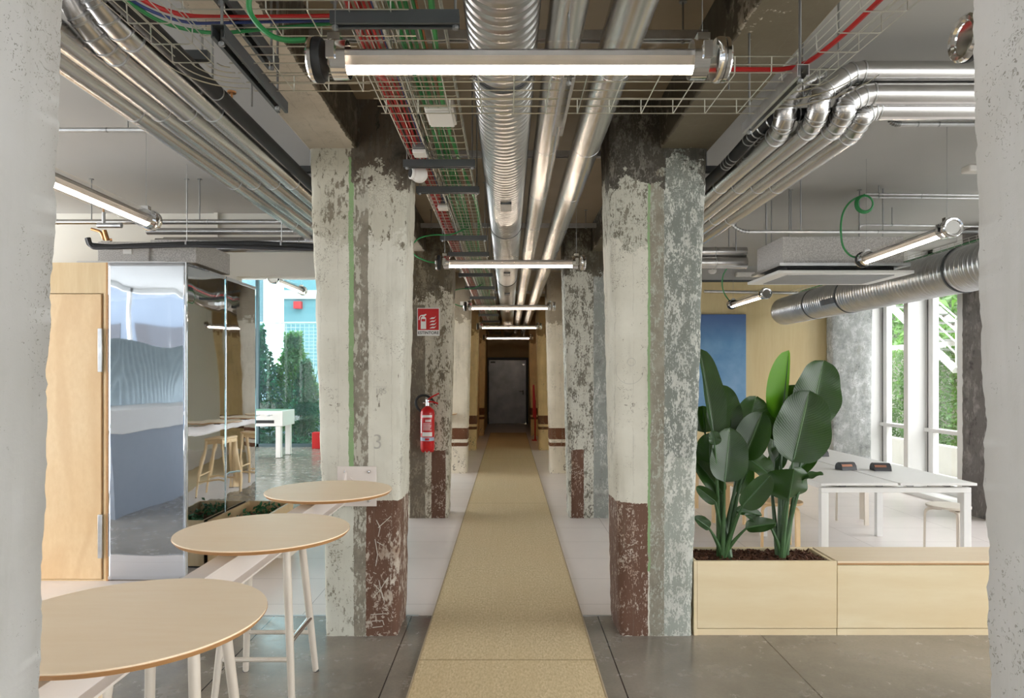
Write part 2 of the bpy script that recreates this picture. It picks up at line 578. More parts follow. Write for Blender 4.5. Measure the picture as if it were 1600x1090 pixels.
# wobbly mirror steel
n = NT('mirror_polished_steel')
w = n.noise(1.6, 2, 0.5, n.scale((1, 1, 0.7)), 0.3)
w2 = n.noise(9, 2, 0.5, n.scale((1, 1, 0.5)))
h = n.math('ADD', w, n.math('MULTIPLY', w2, 0.02))
M['mirror'] = n.finish((0.64, 0.69, 0.76, 1), 0.025, 1.0, n.bump(h, 0.22, 0.012))
n = NT('spiral_duct_steel')
X, Y, Z = n.xyz()
c = n.mix(n.step(n.noise(4, 4, 0.6), 0.3, 0.7), (0.60, 0.60, 0.61, 1), (0.46, 0.47, 0.48, 1))
wv = n.math('SINE', n.math('MULTIPLY', Y, 2 * math.pi / 0.028))
M['duct'] = n.finish(c, 0.30, 1.0, n.bump(wv, 0.18, 0.004))
n = NT('dark_brushed_steel_door')
c = n.mix(n.step(n.noise(2.5, 3, 0.5), 0.3, 0.7), C(150, 150, 152), C(120, 120, 124))
M['door'] = n.finish(c, 0.34, 0.85)
# leaves
n = NT('banana_leaf')
U = n.xyz(n.uv())
vein = n.math('SINE', n.math('MULTIPLY', n.math('ADD', U[1], n.math('MULTIPLY', U[0], -0.25)), 170))
c = n.mix(n.step(n.noise(6, 4), 0.3, 0.7), C(22, 44, 16), C(37, 66, 24))
c = n.mix(n.math('MULTIPLY', n.step(vein, 0.2, 1.0), 0.18), c, C(74, 116, 62))
c = n.mix(n.math('LESS_THAN', U[0], 0.035), c, C(112, 148, 88))
tl = n.node('ShaderNodeBsdfTranslucent', {'Color': C(90, 150, 30)}).outputs[0]
pb = n.node('ShaderNodeBsdfPrincipled', {'Base Color': c, 'Roughness': 0.36, 'Normal': n.bump(vein, 0.12, 0.003)}).outputs[0]
mx = n.node('ShaderNodeMixShader', {0: 0.14, 1: pb, 2: tl}).outputs[0]
n.t.links.new(mx, n.out.inputs[0])
M['leaf'] = n.m
n = NT('young_banana_leaf')
tl = n.node('ShaderNodeBsdfTranslucent', {'Color': C(130, 205, 40)}).outputs[0]
pb = n.node('ShaderNodeBsdfPrincipled', {'Base Color': C(96, 150, 50), 'Roughness': 0.4}).outputs[0]
mx = n.node('ShaderNodeMixShader', {0: 0.5, 1: pb, 2: tl}).outputs[0]
n.t.links.new(mx, n.out.inputs[0])
M['leaf_young'] = n.m
M['stem'] = plain('leaf_stem', C(70, 104, 62), 0.4, var=0.15, nscale=9)
M['mulch'] = plain('bark_mulch', C(104, 66, 44), 0.9, var=0.3, nscale=30)
n = NT('garden_foliage')
c = n.mix(n.step(n.noise(1.7, 4), 0.35, 0.65), C(60, 104, 56), C(122, 152, 104))
tl = n.node('ShaderNodeBsdfTranslucent', {'Color': C(120, 180, 60)}).outputs[0]
pb = n.node('ShaderNodeBsdfPrincipled', {'Base Color': c, 'Roughness': 0.5}).outputs[0]
n.t.links.new(n.node('ShaderNodeMixShader', {0: 0.3, 1: pb, 2: tl}).outputs[0], n.out.inputs[0])
M['foliage'] = n.m
n = NT('deep_green_foliage')
c = n.mix(n.step(n.noise(1.7, 4), 0.35, 0.65), C(24, 84, 48), C(60, 128, 76))
M['foliage_dark'] = n.finish(c, 0.5)
M['render'] = plain('pale_render', C(206, 206, 200), 0.9, var=0.06, nscale=2)
M['teal_wall'] = plain('teal_grey_building', C(104, 134, 142), 0.8, var=0.06, nscale=1)
M['corr'] = plain('corrugated_pale_sheet', C(168, 184, 190), 0.4, 0.3, var=0.05)
n = NT('blue_canvas')
X, Y, Z = n.xyz()
c = n.mix(n.step(n.noise(1.6, 5, 0.6), 0.35, 0.7), C(98, 146, 190), C(136, 174, 210))
c = n.mix(n.step(Z, 0.9, 1.35), c, C(84, 112, 168))
M['canvas'] = n.finish(c, 0.8)

# ------------------------------------------------------------------ structure
ZC = 3.3


def struct(name, mb, mat, **kw):
    return mb.build(name, mat, kind='structure', **kw)


mb = MB().box(-7.2, 6.0, -4.1, 4.56, -0.12, 0.0)
struct('floor', mb, M['conc_floor'])
mb = MB().box(-1.25, 6.0, 4.56, 22.9, -0.12, 0.0)
mb.box(-7.2, -1.25, 4.56, 7.22, -0.12, 0.0)
struct('floor', mb, M['tile'])
struct('floor', MB().box(-7.2, -1.25, 7.22, 15.5, -0.12, 0.0), M['conc_floor'])
struct('trim_1', MB().box(-7.1, -0.60, 4.548, 4.566, 0.0, 0.003).box(0.45, 1.14, 4.548, 4.566, 0.0, 0.003), M['galv'])
struct('ceiling', MB().box(-7.2, -1.24, -4.1, 12.1, ZC, ZC + 0.2), M['ceil'])
struct('ceiling_far_room', MB().box(-7.3, -1.2, 12.0, 15.5, 4.7, 4.85), M['ceil'])
struct('wall_far_upper', MB().box(-7.3, -1.2, 12.0, 12.1, ZC + 0.2, 4.7).box(-7.3, -7.2, 12.1, 15.5, ZC, 4.7), M['wall'])
struct('ceiling', MB().box(1.24, 6.0, -4.1, 22.9, ZC, ZC + 0.2), M['ceil'])
struct('ceiling', MB().box(-1.24, 1.24, -4.1, 22.9, ZC, ZC + 0.2), M['slab'])
# left cross wall with a bulkhead over the opening
mb = MB().box(-7.2, -2.85, 7.15, 7.30, 0, ZC)
mb.box(-2.85, -1.2, 7.15, 7.30, 2.64, ZC)
struct('wall_left_back', mb, M['wall'])
struct('trim_2', MB().box(-3.07, -3.03, 7.11, 7.15, 2.4, ZC), M['wall'])
# side walls of the far room, corridor end
struct('wall_corridor_left', MB().box(-0.92, -0.78, 15.0, 22.8, 0, ZC), M['wall_cream'])
struct('wall_corridor_left_far', MB().box(-0.78, -0.70, 18.6, 22.8, 0, ZC), M['wall_cream'])
struct('wall_corridor_right', MB().box(0.78, 0.92, 15.0, 22.8, 0, ZC), M['wall_cream'])
struct('wall_corridor_right_far', MB().box(0.70, 0.78, 18.6, 22.8, 0, ZC), M['wall_cream'])
struct('wall_garden_side', MB().box(-1.3, -1.2, 11.7, 15.4, 0, 4.7), M['wall'])
mb = MB().box(-1.0, -0.73, 22.8, 22.95, 0, ZC).box(0.66, 1.0, 22.8, 22.95, 0, ZC).box(-0.73, 0.66, 22.8, 22.95, 2.21, ZC)
mb.box(-1.2, 1.2, 22.95, 23.05, 0, ZC)  # unseen backing added to stop sky light leaking round the door
struct('wall_end', mb, M['wall_cream'])
# right office: plywood wall with a grey bulkhead strip above
struct('wall_right_back', MB().box(1.3, 5.6, 10.6, 10.72, 0, 3.06), M['plywall'])
struct('wall_right_back_bulkhead', MB().box(1.24, 6.0, 10.58, 10.72, 3.08, ZC), M['ceil'])
struct('wall_right_side', MB().box(1.24, 6.0, 15.1, 15.2, 0, ZC), M['wall'])
struct('trim_3', MB().box(1.3, 5.6, 10.57, 10.72, 3.055, 3.085), M['strut'])

# corridor end door
d = thing('door_1', None, None, (-0.035, 22.78, 0), kind='structure')
mb = MB().box(-0.73, -0.655, 22.72, 22.82, 0, 2.21).box(0.585, 0.66, 22.72, 22.82, 0, 2.21).box(-0.655, 0.585, 22.72, 22.82, 2.13, 2.21)
mb.build('door_frame', plain('dark_steel_frame', C(58, 58, 62), 0.45, 0.5), d)
MB().box(-0.652, 0.582, 22.74, 22.79, 0.01, 2.125).build('door_leaf', M['door'], d, bevel=0.004)
MB().box(0.47, 0.50, 22.72, 22.74, 0.98, 1.12).tube([(0.485, 22.73, 1.09), (0.485, 22.68, 1.09), (0.36, 22.68, 1.09)], 0.012).build('door_handle', M['black'], d)
MB().box(-0.60, -0.44, 22.73, 22.745, 2.03, 2.08).build('door_closer', M['black'], d)
MB().lathe([(0, 0.03), (0.012, 0.03)], (0.5, 22.74, 1.98), (0, -1, 0), 16).build('peephole', M['chrome'], d)
MB().box(-0.665, -0.645, 22.725, 22.745, 1.75, 1.95).box(-0.665, -0.645, 22.725, 22.745, 0.2, 0.4).build('hinge', M['galv'], d)


# windows: one structure object per bay (frame, fins, transom, pane)
def window_bay_right(i, y0):
    # y0: near face of the fin at the far side of this bay
    w = thing('window_%d' % i, None, None, (5.6, y0, 0), kind='structure')
    p = 1.12
    MB().box(5.44, 5.78, y0, y0 + 0.10, 0.0, ZC).build('mullion_fin', M['white_metal'], w, bevel=0.004)
    fr = MB().box(5.70, 5.78, y0 - 0.13, y0, 0.1, ZC).box(5.70, 5.78, y0 - p + 0.10, y0 - p + 0.17, 0.1, ZC)
    fr.box(5.70, 5.78, y0 - p + 0.1, y0, 0.06, 0.17).box(5.70, 5.78, y0 - p + 0.1, y0, 3.16, ZC)
    fr.build('window_frame', M['white_metal'], w, bevel=0.003)
    MB().box(5.66, 5.79, y0 - p + 0.1, y0, 0.845, 0.895).build('transom', M['white_metal'], w, bevel=0.003)
    MB().box(5.695, 5.70, y0 - 0.03, y0 - 0.018, 0.1, ZC).build('seal', M['dark'], w)
    MB().box(5.735, 5.741, y0 - p + 0.16, y0 - 0.12, 0.16, 3.17).build('window_pane', M['glass'], w)


for k in range(13):
    window_bay_right(k + 1, 10.42 - 1.12 * k)
struct('wall_right_sill', MB().box(5.42, 6.0, -4.1, 10.6, 0.0, 0.06), M['white_metal'])

# glazed walls out of frame (left side and behind the camera) that light the room
def window_bay(i, x0, x1, y0, y1, axis):
    w = thing('window_%d' % i, None, None, (x0, y0, 0), kind='structure')
    fr, pa = MB(), MB()
    if axis == 'y':
        fr.box(x0, x0 + 0.08, y0, y0 + 0.06, 0, ZC).box(x0, x0 + 0.08, y1 - 0.06, y1, 0, ZC)
        fr.box(x0, x0 + 0.08, y0, y1, 0, 0.1).box(x0, x0 + 0.08, y0, y1, 3.2, ZC).box(x0, x0 + 0.08, y0, y1, 0.84, 0.9)
        pa.box(x0 + 0.04, x0 + 0.045, y0 + 0.06, y1 - 0.06, 0.1, 3.2)
    else:
        fr.box(x0, x0 + 0.06, y0, y0 + 0.08, 0, ZC).box(x1 - 0.06, x1, y0, y0 + 0.08, 0, ZC)
        fr.box(x0, x1, y0, y0 + 0.08, 0, 0.1).box(x0, x1, y0, y0 + 0.08, 3.2, ZC).box(x0, x1, y0, y0 + 0.08, 0.84, 0.9)
        pa.box(x0 + 0.06, x1 - 0.06, y0 + 0.04, y0 + 0.045, 0.1, 3.2)
    fr.build('window_frame', M['white_metal'], w)
    pa.build('window_pane', M['glass'], w)


for k in range(5):
    window_bay(34 + k, -7.16, -7.16, 7.3 + k * 1.62, 7.3 + (k + 1) * 1.62, 'y')  # unseen glazing added to bring more daylight into the far room
for k in range(6):
    window_bay(14 + k, -7.1, -7.1, -4.0 + k * 1.86, -4.0 + (k + 1) * 1.86, 'y')
for k in range(3):
    window_bay(31 + k, 5.7, 5.7, 10.72 + k * 1.46, 10.72 + (k + 1) * 1.46, 'y')
for k in range(7):
    window_bay(20 + k, -7.1 + k * 1.86, -7.1 + (k + 1) * 1.86, -4.08, -4.08, 'x')


# ------------------------------------------------------------------ concrete pillars
def pillar(name, label, mat, side, y0, dep=0.40, xin=0.685, xout=1.13, seed=1, jit=0.003, edge=0.008, rings=70, kx_in=-0.023, kx_out=0.033, group=None, ztop=ZC):
    """side -1 left / +1 right of the corridor; straight inner face leaning in slightly"""
    rnd = random.Random(seed)
    xc = side * (xin + xout) / 2
    vs, fs = [], []
    nx, ny = 10, 6
    base = []
    ch = 0.014
    # perimeter as (fx, fy) with chamfer points
    def per(xi, xo):
        pts = []
        A, B = xi, xo
        for k in range(nx + 1):
            pts.append((A + ch + (B - A - 2 * ch) * k / nx, 0))
        for k in range(ny + 1):
            pts.append((B, ch + (dep - 2 * ch) * k / ny))
        for k in range(nx + 1):
            pts.append((B - ch - (B - A - 2 * ch) * k / nx, dep))
        for k in range(ny + 1):
            pts.append((A, dep - ch - (dep - 2 * ch) * k / ny))
        return pts
    N = len(per(0.6, 1.1))
    corner = {0, nx, nx + 1, nx + ny + 1, nx + ny + 2, 2 * nx + ny + 2, 2 * nx + ny + 3, N - 1}
    walk = {}
    for r in range(rings + 1):
        z = ztop * r / rings
        xi = xin + kx_in * z
        xo = xout + kx_out * z
        chip = rnd.random() < 0.25
        for i, (a, b) in enumerate(per(xi, xo)):
            j = jit
            dx, dy = rnd.uniform(-j, j), rnd.uniform(-j, j)
            if i in corner:
                e = walk[i] = 0.82 * walk.get(i, 0.3 * edge) + 0.18 * edge * 2.6 * rnd.random() ** 2.5
                cx, cy = (xi + xo) / 2, dep / 2
                dx += -e if a > cx else e
                dy += -e if b > cy else e
            vs.append((side * (a + dx), y0 + b + dy, z))
    for r in range(rings):
        for i in range(N):
            k = (i + 1) % N
            q = (r * N + i, r * N + k, (r + 1) * N + k, (r + 1) * N + i)
            fs.append(q if side > 0 else q[::-1])
    cap = tuple((rings) * N + i for i in range(N))
    fs.append(cap if side > 0 else cap[::-1])
    m = MB().add(vs, fs)
    return m.build(name, mat, loc=(xc, y0, 0), smooth=50, label=label, cat='pillar', group=group)


PL = [0.59, 4.2, 7.68, 11.2, 14.7, 18.2]
pillar('concrete_pillar', 'worn white-painted concrete pillar cropped by the left edge of the photo', M['near'], -1, 0.59, xin=0.701, xout=1.16, kx_in=-0.031, seed=3, jit=0.0008, edge=0.0045, rings=320)
pillar('concrete_pillar', 'worn white-painted concrete pillar cropped by the right edge of the photo', M['near'], 1, 0.59, xin=0.714, xout=1.17, kx_in=-0.026, seed=4, jit=0.0008, edge=0.0045, rings=320)
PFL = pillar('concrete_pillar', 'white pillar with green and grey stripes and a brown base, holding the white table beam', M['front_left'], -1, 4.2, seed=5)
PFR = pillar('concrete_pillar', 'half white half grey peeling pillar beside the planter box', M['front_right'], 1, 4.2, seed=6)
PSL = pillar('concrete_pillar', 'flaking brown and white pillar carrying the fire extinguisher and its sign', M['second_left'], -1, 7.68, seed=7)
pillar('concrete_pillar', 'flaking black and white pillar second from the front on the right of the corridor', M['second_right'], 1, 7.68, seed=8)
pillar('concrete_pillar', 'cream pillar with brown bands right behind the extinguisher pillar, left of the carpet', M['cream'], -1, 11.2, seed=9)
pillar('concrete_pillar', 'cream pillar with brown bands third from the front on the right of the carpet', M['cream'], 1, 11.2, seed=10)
pillar('concrete_pillar', 'warm-tinted cream pillar with brown bands fourth from the front on the left of the carpet', M['cream_far'], -1, 14.7, seed=11, xin=0.70)
pillar('concrete_pillar', 'warm-tinted cream pillar with brown bands in front of the red stand on the right', M['cream_far'], 1, 14.7, seed=12, xin=0.66)
pillar('concrete_pillar', 'warm-tinted cream pillar nearest the steel door on its left side', M['cream_far'], -1, 18.2, seed=13, xin=0.66)
pillar('concrete_pillar', 'warm-tinted cream pillar nearest the steel door on its right side, behind the red stand', M['cream_far'], 1, 18.2, seed=14, xin=0.60)
# window-side pillars
pillar('concrete_pillar', 'pale grey mottled pillar between the plywood wall and the window', M['grey_conc'], 1, 10.35, dep=0.20, xin=4.92, xout=5.50, seed=15, kx_in=-0.006, kx_out=0.01, edge=0.004)
pillar('concrete_pillar', 'dark weathered pillar at the window side behind the right end of the desk', M['dark_conc'], 1, 7.50, dep=0.50, xin=5.30, xout=5.68, seed=16, kx_in=0.0, kx_out=0.0, edge=0.01)

# long beams that run over the pillar rows
mb = MB()
mb.box(-1.235, -0.93, -4.0, 22.8, 3.0, ZC)
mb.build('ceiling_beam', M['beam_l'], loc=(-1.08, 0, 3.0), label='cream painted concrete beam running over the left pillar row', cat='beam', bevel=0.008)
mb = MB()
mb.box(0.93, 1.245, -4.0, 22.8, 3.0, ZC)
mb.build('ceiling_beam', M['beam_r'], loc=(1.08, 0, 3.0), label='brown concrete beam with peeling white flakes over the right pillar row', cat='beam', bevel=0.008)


# ------------------------------------------------------------------ carpet
mb = MB()
xs = [-0.47, -0.465, 0.465, 0.47]
ys = [-2.0 + i * 0.4 for i in range(49)]
mb.box(-0.5, 0.485, -2.2, 19.1, 0.001, 0.012)
car = mb.build('carpet_runner', M['carpet'], loc=(0, 4, 0), bevel=0.004, label='long beige woven sisal runner down the middle of the corridor', cat='carpet')
MB().box(-0.506, -0.498, -2.2, 19.1, 0.001, 0.014).box(0.483, 0.491, -2.2, 19.1, 0.001, 0.014).build(
    'edge_binding', plain('taupe_carpet_binding', C(176, 160, 134), 0.9), car, loc=(0, 4, 0))


# ------------------------------------------------------------------ lamps
def make_lamp(label, loc, L=1.24, R=0.052):
    """tubular lamp lying along local x, centre at origin"""
    t = thing('tube_lamp', label, 'lamp', (0, 0, 0))
    h = L / 2
    MB().lathe([(0, R), (L - 0.10, R), (L - 0.10, R - 0.002), (0, R - 0.002)], (-h + 0.05, 0, 0), (1, 0, 0), 40).build('clear_tube', M['tube_glass'], t)
    # folded aluminium reflector inside
    prof = [(-0.036, 0.012), (-0.031, 0.018), (0.031, 0.018), (0.036, 0.012), (0.032, -0.001), (0.029, -0.003), (0.014, -0.0205), (-0.014, -0.0205), (-0.029, -0.003), (-0.032, -0.001)]
    MB().prism(prof, (-h + 0.075, 0, 0), (0, 1, 0), (0, 0, 1), (L - 0.15, 0, 0)).build('reflector', plain('satin_aluminium', (0.30, 0.29, 0.28, 1), 0.4, 0.9), t, smooth=20)
    m = MB()
    m.lathe([(0, 0.0105), (L - 0.20, 0.0105)], (-h + 0.10, 0, -0.031), (1, 0, 0), 16)
    m.build('light_tube', M['lamp'], t)
    for s in (-1, 1):
        MB().lathe([(0, 0.013), (0.022, 0.017), (0.024, 0.017)], (s * (h - 0.072), 0, -0.028), (-s, 0, 0), 16).box(s * (h - 0.075) - 0.008, s * (h - 0.075) + 0.008, -0.018, 0.018, -0.02, 0.02).build('tube_holder', M['white_plastic'], t)
        c = MB().lathe([(0, R + 0.006), (0.008, R + 0.011), (0.020, R + 0.011), (0.024, R + 0.006)], (s * (h - 0.052), 0, 0), (s, 0, 0), 40)
        c.build('end_gasket', M['black'] if s < 0 else M['chrome'], t)
        e = MB().lathe([(0, R + 0.010), (0.010, R + 0.010), (0.016, R + 0.004), (0.014, R - 0.006), (0.006, R - 0.010), (0.006, 0.0)], (s * (h - 0.028), 0, 0), (s, 0, 0), 40)
        ec = e.build('end_cap', M['chrome'], t)
        k = MB().lathe([(0, R + 0.003), (0.045, R + 0.003), (0.045, R + 0.0005), (0, R + 0.0005)], (s * (h - 0.10) - 0.02, 0, 0), (1, 0, 0), 40)
        k.box(s * (h - 0.085) - 0.012, s * (h - 0.085) + 0.012, -R - 0.012, -R - 0.001, -0.02, 0.028)
        k.box(s * (h - 0.085) - 0.018, s * (h - 0.085) + 0.018, -0.02, 0.02, R, R + 0.02)
        k.build('clamp', M['chrome'], t)
        MB().tube([(s * (h - 0.085), 0, R + 0.015), (s * (h - 0.085), 0, ZC - 2.52)], 0.0012, 6, False).build('suspension_wire', M['rod'], t)
    t.location = loc
    return t


LZ = 2.52
lamp0 = make_lamp('nearest and largest tube lamp hanging across the corridor', (0.03, 1.99, LZ))
dup(lamp0, (0.017, 5.55, LZ), 'tube lamp across the corridor between the front pillars, second from the camera')
dup(lamp0, (0.013, 9.05, LZ), 'tube lamp across the corridor, third from the camera')
dup(lamp0, (0.012, 12.7, LZ), 'tube lamp across the corridor, fourth from the camera')
dup(lamp0, (-0.01, 16.3, LZ), 'tube lamp across the corridor farthest away, just before the steel door')
dup(lamp0, (-2.12, 3.46, LZ), 'tube lamp hanging before the steel-clad unit, partly hidden by the left near pillar', rotz=H2)
lmp = dup(lamp0, (-2.77, 8.60, 2.745), 'tube lamp seen through the opening beyond the mirrored wall', rotz=H2 + 0.001)
for ch in [c_ for c_ in bpy.data.objects if c_.parent is lmp and c_.name.startswith('suspension')]:
    ch.scale = (1, 1, 0.71)
dup(lamp0, (2.78, 4.82, LZ), 'tube lamp hanging over the desks with a green cable coil above it', rotz=-H2 - 0.05)
dup(lamp0, (2.88, 8.22, LZ), 'small tube lamp in front of the plywood wall above the blue painting', rotz=-H2)
dup(lamp0, (1.84, 1.86, LZ), 'tube lamp at the top right with only its round end cap showing')

# ------------------------------------------------------------------ ducts and corridor pipes
def ridged_duct(p0, p1, r, pitch=0.055, ridge=0.0025, seg=48):
    p0, p1 = Vector(p0), Vector(p1)
    L = (p1 - p0).length
    prof = [(0, 0.0), (0, r)]
    t = pitch
    while t < L - pitch:
        prof += [(t - 0.004, r), (t, r + ridge), (t + 0.004, r)]
        t += pitch
    prof += [(L, r), (L, 0.0)]
    return MB().lathe(prof, p0, p1 - p0, seg)


def collars(p0, p1, r, ts, w=0.012, h=0.003, seg=48):
    p0, p1 = Vector(p0), Vector(p1)
    d = (p1 - p0).normalized()
    m = MB()
    for t in ts:
        m.lathe([(0, r), (0, r + h), (w, r + h), (w, r)], p0 + d * t, d, seg)
    return m


def band_objs(p0, p1, r, ts, mat, parent, w=0.012, h=0.003):
    for t in ts:
        collars(p0, p1, r, [t], w, h, 32).build('joint_band', mat, parent)


t = thing('spiral_duct', 'wide spiral-wound steel duct along the corridor ceiling', 'duct', (-0.02, 0.5, 2.9))
A, B = (-0.022, 0.9, 2.90), (-0.022, 20.6, 2.90)
ridged_duct(A, B, 0.133, 0.055).build('duct_tube', M['duct'], t)
band_objs(A, B, 0.134, [1.9, 4.9, 8.0, 11.0, 14.0, 17.0], M['strut'], t, 0.016, 0.005)
for yy in (4.6, 7.7, 9.6):
    MB().box(-0.055, 0.02, yy, yy + 0.20, 2.754, 2.772).build('air_grille', M['strut'], t)
for i, (x, r, nm) in enumerate([(0.212, 0.069, 'smooth aluminium-clad pipe beside the spiral duct'), (0.437, 0.080, 'smooth aluminium-clad pipe nearest the right pillars')]):
    t = thing('insulated_pipe', nm, 'pipe', (x, 0.5, 2.9))
    MB().lathe([(0, 0), (0, r), (19.7, r), (19.7, 0)], (x, 0.9, 2.90), (0, 1, 0), 40).build('pipe_jacket', M['alu'], t)
    band_objs((x, 0.9, 2.9), (x, 20.6, 2.9), r, [0.95 + 0.98 * k for k in range(19)], M['chrome'], t, 0.008, 0.002)
    if i == 1:
        e = MB().tube([(x, 19.6, 2.83), (x, 19.6, 2.74), (0.6, 19.6, 2.70), (0.85, 19.6, 2.70)], 0.04, 12)
        e.build('branch_pipe', M['galv'], t)


def curve_pts(pts, rad=0.08, n=6):
    pts = [Vector(p) for p in pts]
    out = [pts[0]]
    for i in range(1, len(pts) - 1):
        a, b, c = pts[i - 1], pts[i], pts[i + 1]
        r = min(rad, (a - b).length * 0.48, (c - b).length * 0.48)
        p, q = b + (a - b).normalized() * r, b + (c - b).normalized() * r
        for k in range(n + 1):
            s = k / n
            out.append(p * (1 - s) ** 2 + b * 2 * s * (1 - s) + q * s ** 2)
    out.append(pts[-1])
    return out


def pipe_run(name, label, cat, pts, r, mat, band=None, seg=24, rad=0.12, n=3, bands=0.9, group=None, elbow_bands=True, hang=()):
    c0 = pts[0]
    t = thing(name, label, cat, c0, group=group)
    for h_ in hang:
        q = Vector(pts[-2]).lerp(Vector(pts[-1]), h_)
        MB().tube([q, (q.x, q.y, ZC)], 0.004, 6).lathe([(0, r + 0.004), (0.012, r + 0.004)], (q.x - 0.006, q.y, q.z), (1, 0, 0), 12).build('hanger', M['rod'], t)
    path = curve_pts(pts, rad, n)
    MB().tube(path, r, seg).build('pipe_jacket', mat, t)
    if band:
        P_ = [Vector(p) for p in pts]
        if elbow_bands:
            for i in range(1, len(path) - 1):
                d = (path[i + 1] - path[i - 1]).normalized()
                MB().lathe([(0, r), (0, r + 0.003), (0.007, r + 0.003), (0.007, r)], path[i], d, seg).build('joint_band', band, t)
        for i in range(len(P_) - 1):
            L = (P_[i + 1] - P_[i]).length
            d = (P_[i + 1] - P_[i]).normalized()
            s = bands
            while s < L - 0.25:
                MB().lathe([(0, r), (0, r + 0.002), (0.007, r + 0.002), (0.007, r)], P_[i] + d * s, d, seg).build('joint_band', band, t)
                s += bands
    return t


# bundles beside both beams: x, elbow y
HL = 2.88
names = ['innermost, next to the beam', 'second from the beam', 'third from the beam', 'outermost, farthest from the beam']
for i in range(4):
    x = 1.43 + i * 0.127
    r = 0.053
    # right side: rises and turns toward the right
    ey = 3.50 + i * 0.06
    ey = [3.52, 3.42, 3.42, 3.50][i]
    zv, xd, zt = [(3.02, 0.13, 3.13), (3.01, 0.16, 3.12), (2.955, 0.085, 3.01), (2.935, 0.05, 2.965)][i]
    pts = [(x, 10.3, HL), (x, ey + 0.09, HL), (x, ey, HL + 0.045), (x, ey, zv), (x + xd, ey, zt), (4.9, ey, zt)]
    pipe_run('insulated_pipe', 'aluminium-clad pipe of the right-hand bundle, ' + names[i], 'pipe', pts, r, M['alu'], M['galv'], rad=0.05, n=2, bands=0.95, group='pipe bundle right of the corridor')
    # left side: comes down from the upper left through an elbow
    ey = 2.50 + (3 - i) * -0.02 + (0.30 if i == 2 else 0.0)
    if i < 2:
        pts = [(-x, 6.9, HL), (-x, 2.50 + i * 0.12, HL), (-x - 0.06, 2.36 + i * 0.12, HL + 0.12), (-x - 0.10, 2.36 + i * 0.12, 3.22)]
    else:
        pts = [(-x, 6.9, HL), (-x, 1.2, HL)]
    pipe_run('insulated_pipe', 'aluminium-clad pipe of the left-hand bundle, ' + names[i], 'pipe', pts, r, M['alu'], M['galv'], rad=0.09, n=3, bands=1.2, group='pipe bundle left of the corridor')
pipe_run('insulated_pipe', 'black foam-insulated pipe between the cream beam and the steel pipes', 'pipe',
         [(-1.325, 6.9, 2.885), (-1.325, 1.2, 2.885)], 0.034, M['black'], M['galv'], bands=1.9)
pipe_run('insulated_pipe', 'black foam-insulated pipe that bends beside the right pillar top', 'pipe',
         [(1.325, 10.3, 2.885), (1.325, 4.10, 2.885), (1.36, 3.80, 2.94), (1.44, 3.64, 2.985), (1.60, 3.62, 2.99), (4.9, 3.62, 2.97)], 0.032, M['black'], M['galv'], bands=1.1, rad=0.06)

# steel brackets under the bundles
for s, nm in ((-1, 'left'), (1, 'right')):
    for k, yy in enumerate((2.9, 4.5, 6.3)):
        if s > 0 and k == 0:
            continue
        t = thing('pipe_bracket', 'grey steel rail bracket above the %s pipe bundle, %s' % (nm, ['nearest the camera', 'beside the front pillar', 'behind the front pillar'][k]), 'bracket', (s * 1.6, yy, 2.95))
        MB().box(min(s * 1.28, s * 1.95), max(s * 1.28, s * 1.95), yy, yy + 0.041, 2.945, 2.985).build('rail', M['strut'], t)
        for xx in (1.31, 1.92):
            MB().tube([(s * xx, yy + 0.02, 2.95), (s * xx, yy + 0.02, ZC)], 0.005, 6).build('threaded_rod', M['rod'], t)

# left room: cross pipes near the ceiling in front of the back wall
for i, (z, y, x0) in enumerate([(2.93, 5.9, -6.5), (2.88, 6.05, -3.2), (2.82, 6.2, -3.2), (2.86, 6.35, -3.2), (2.77, 6.3, -3.0)]):
    lab = ['thin steel pipe crossing the whole left room above the plywood door', 'steel pipe of the stack crossing above the mirrored wall, uppermost', 'steel pipe of the stack crossing above the mirrored wall, second', 'steel pipe of the stack crossing above the mirrored wall, farthest back', 'steel pipe of the stack crossing above the mirrored wall, lowest'][i]
    pipe_run('steel_pipe', lab, 'pipe', [(x0, y, z), (-1.25, y, z)], 0.022 if i == 0 else 0.03, M['alu'], M['galv'], bands=1.3, seg=16)
pts = [P(137, 372, 5.5), P(140, 383, 5.5), P(170, 386, 5.5), P(290, 381, 5.5), P(400, 380, 5.5), P(500, 385, 5.5)]
mb = MB().tube(curve_pts(pts, 0.1, 4), 0.022, 12)
mb.build('insulated_pipe', M['black'], loc=tuple(pts[1]), label='sagging black insulated hose over the steel-clad unit', cat='pipe')
for px, nm in ((292, 'in the middle'), (440, 'near the front left pillar')):
    q = P(px, 380, 5.5)
    MB().tube([q, (q.x, 5.5, ZC)], 0.0035, 6).lathe([(0, 0.026), (0.012, 0.026)], (q.x - 0.006, q.y, q.z - 0.004), (1, 0, 0), 12).build('hose_hanger', M['galv'], loc=tuple(q), label='thin rod and ring holding the sagging black hose ' + nm, cat='hanger')
pts = [P(137, 372, 5.45), P(142, 388, 5.45), P(200, 386, 5.45), P(300, 384, 5.45), P(500, 390, 5.45)]
MB().tube(curve_pts(pts, 0.1, 4), 0.012, 8).build('insulated_pipe', M['dark'], loc=tuple(pts[1]), label='thinner dark hose just under the sagging black hose', cat='pipe')
t = thing('valve_cluster', 'brass valves and steel fittings on the thin pipe left of the lamp end', 'valve', tuple(P(162, 352, 5.7)))
q = P(162, 352, 5.7)
MB().tube([q, q + Vector((0, 0, 0.11))], 0.014, 10).tube([q + Vector((-0.05, 0, 0)), q + Vector((0.15, 0, 0))], 0.022, 10).build('fitting', M['galv'], t)
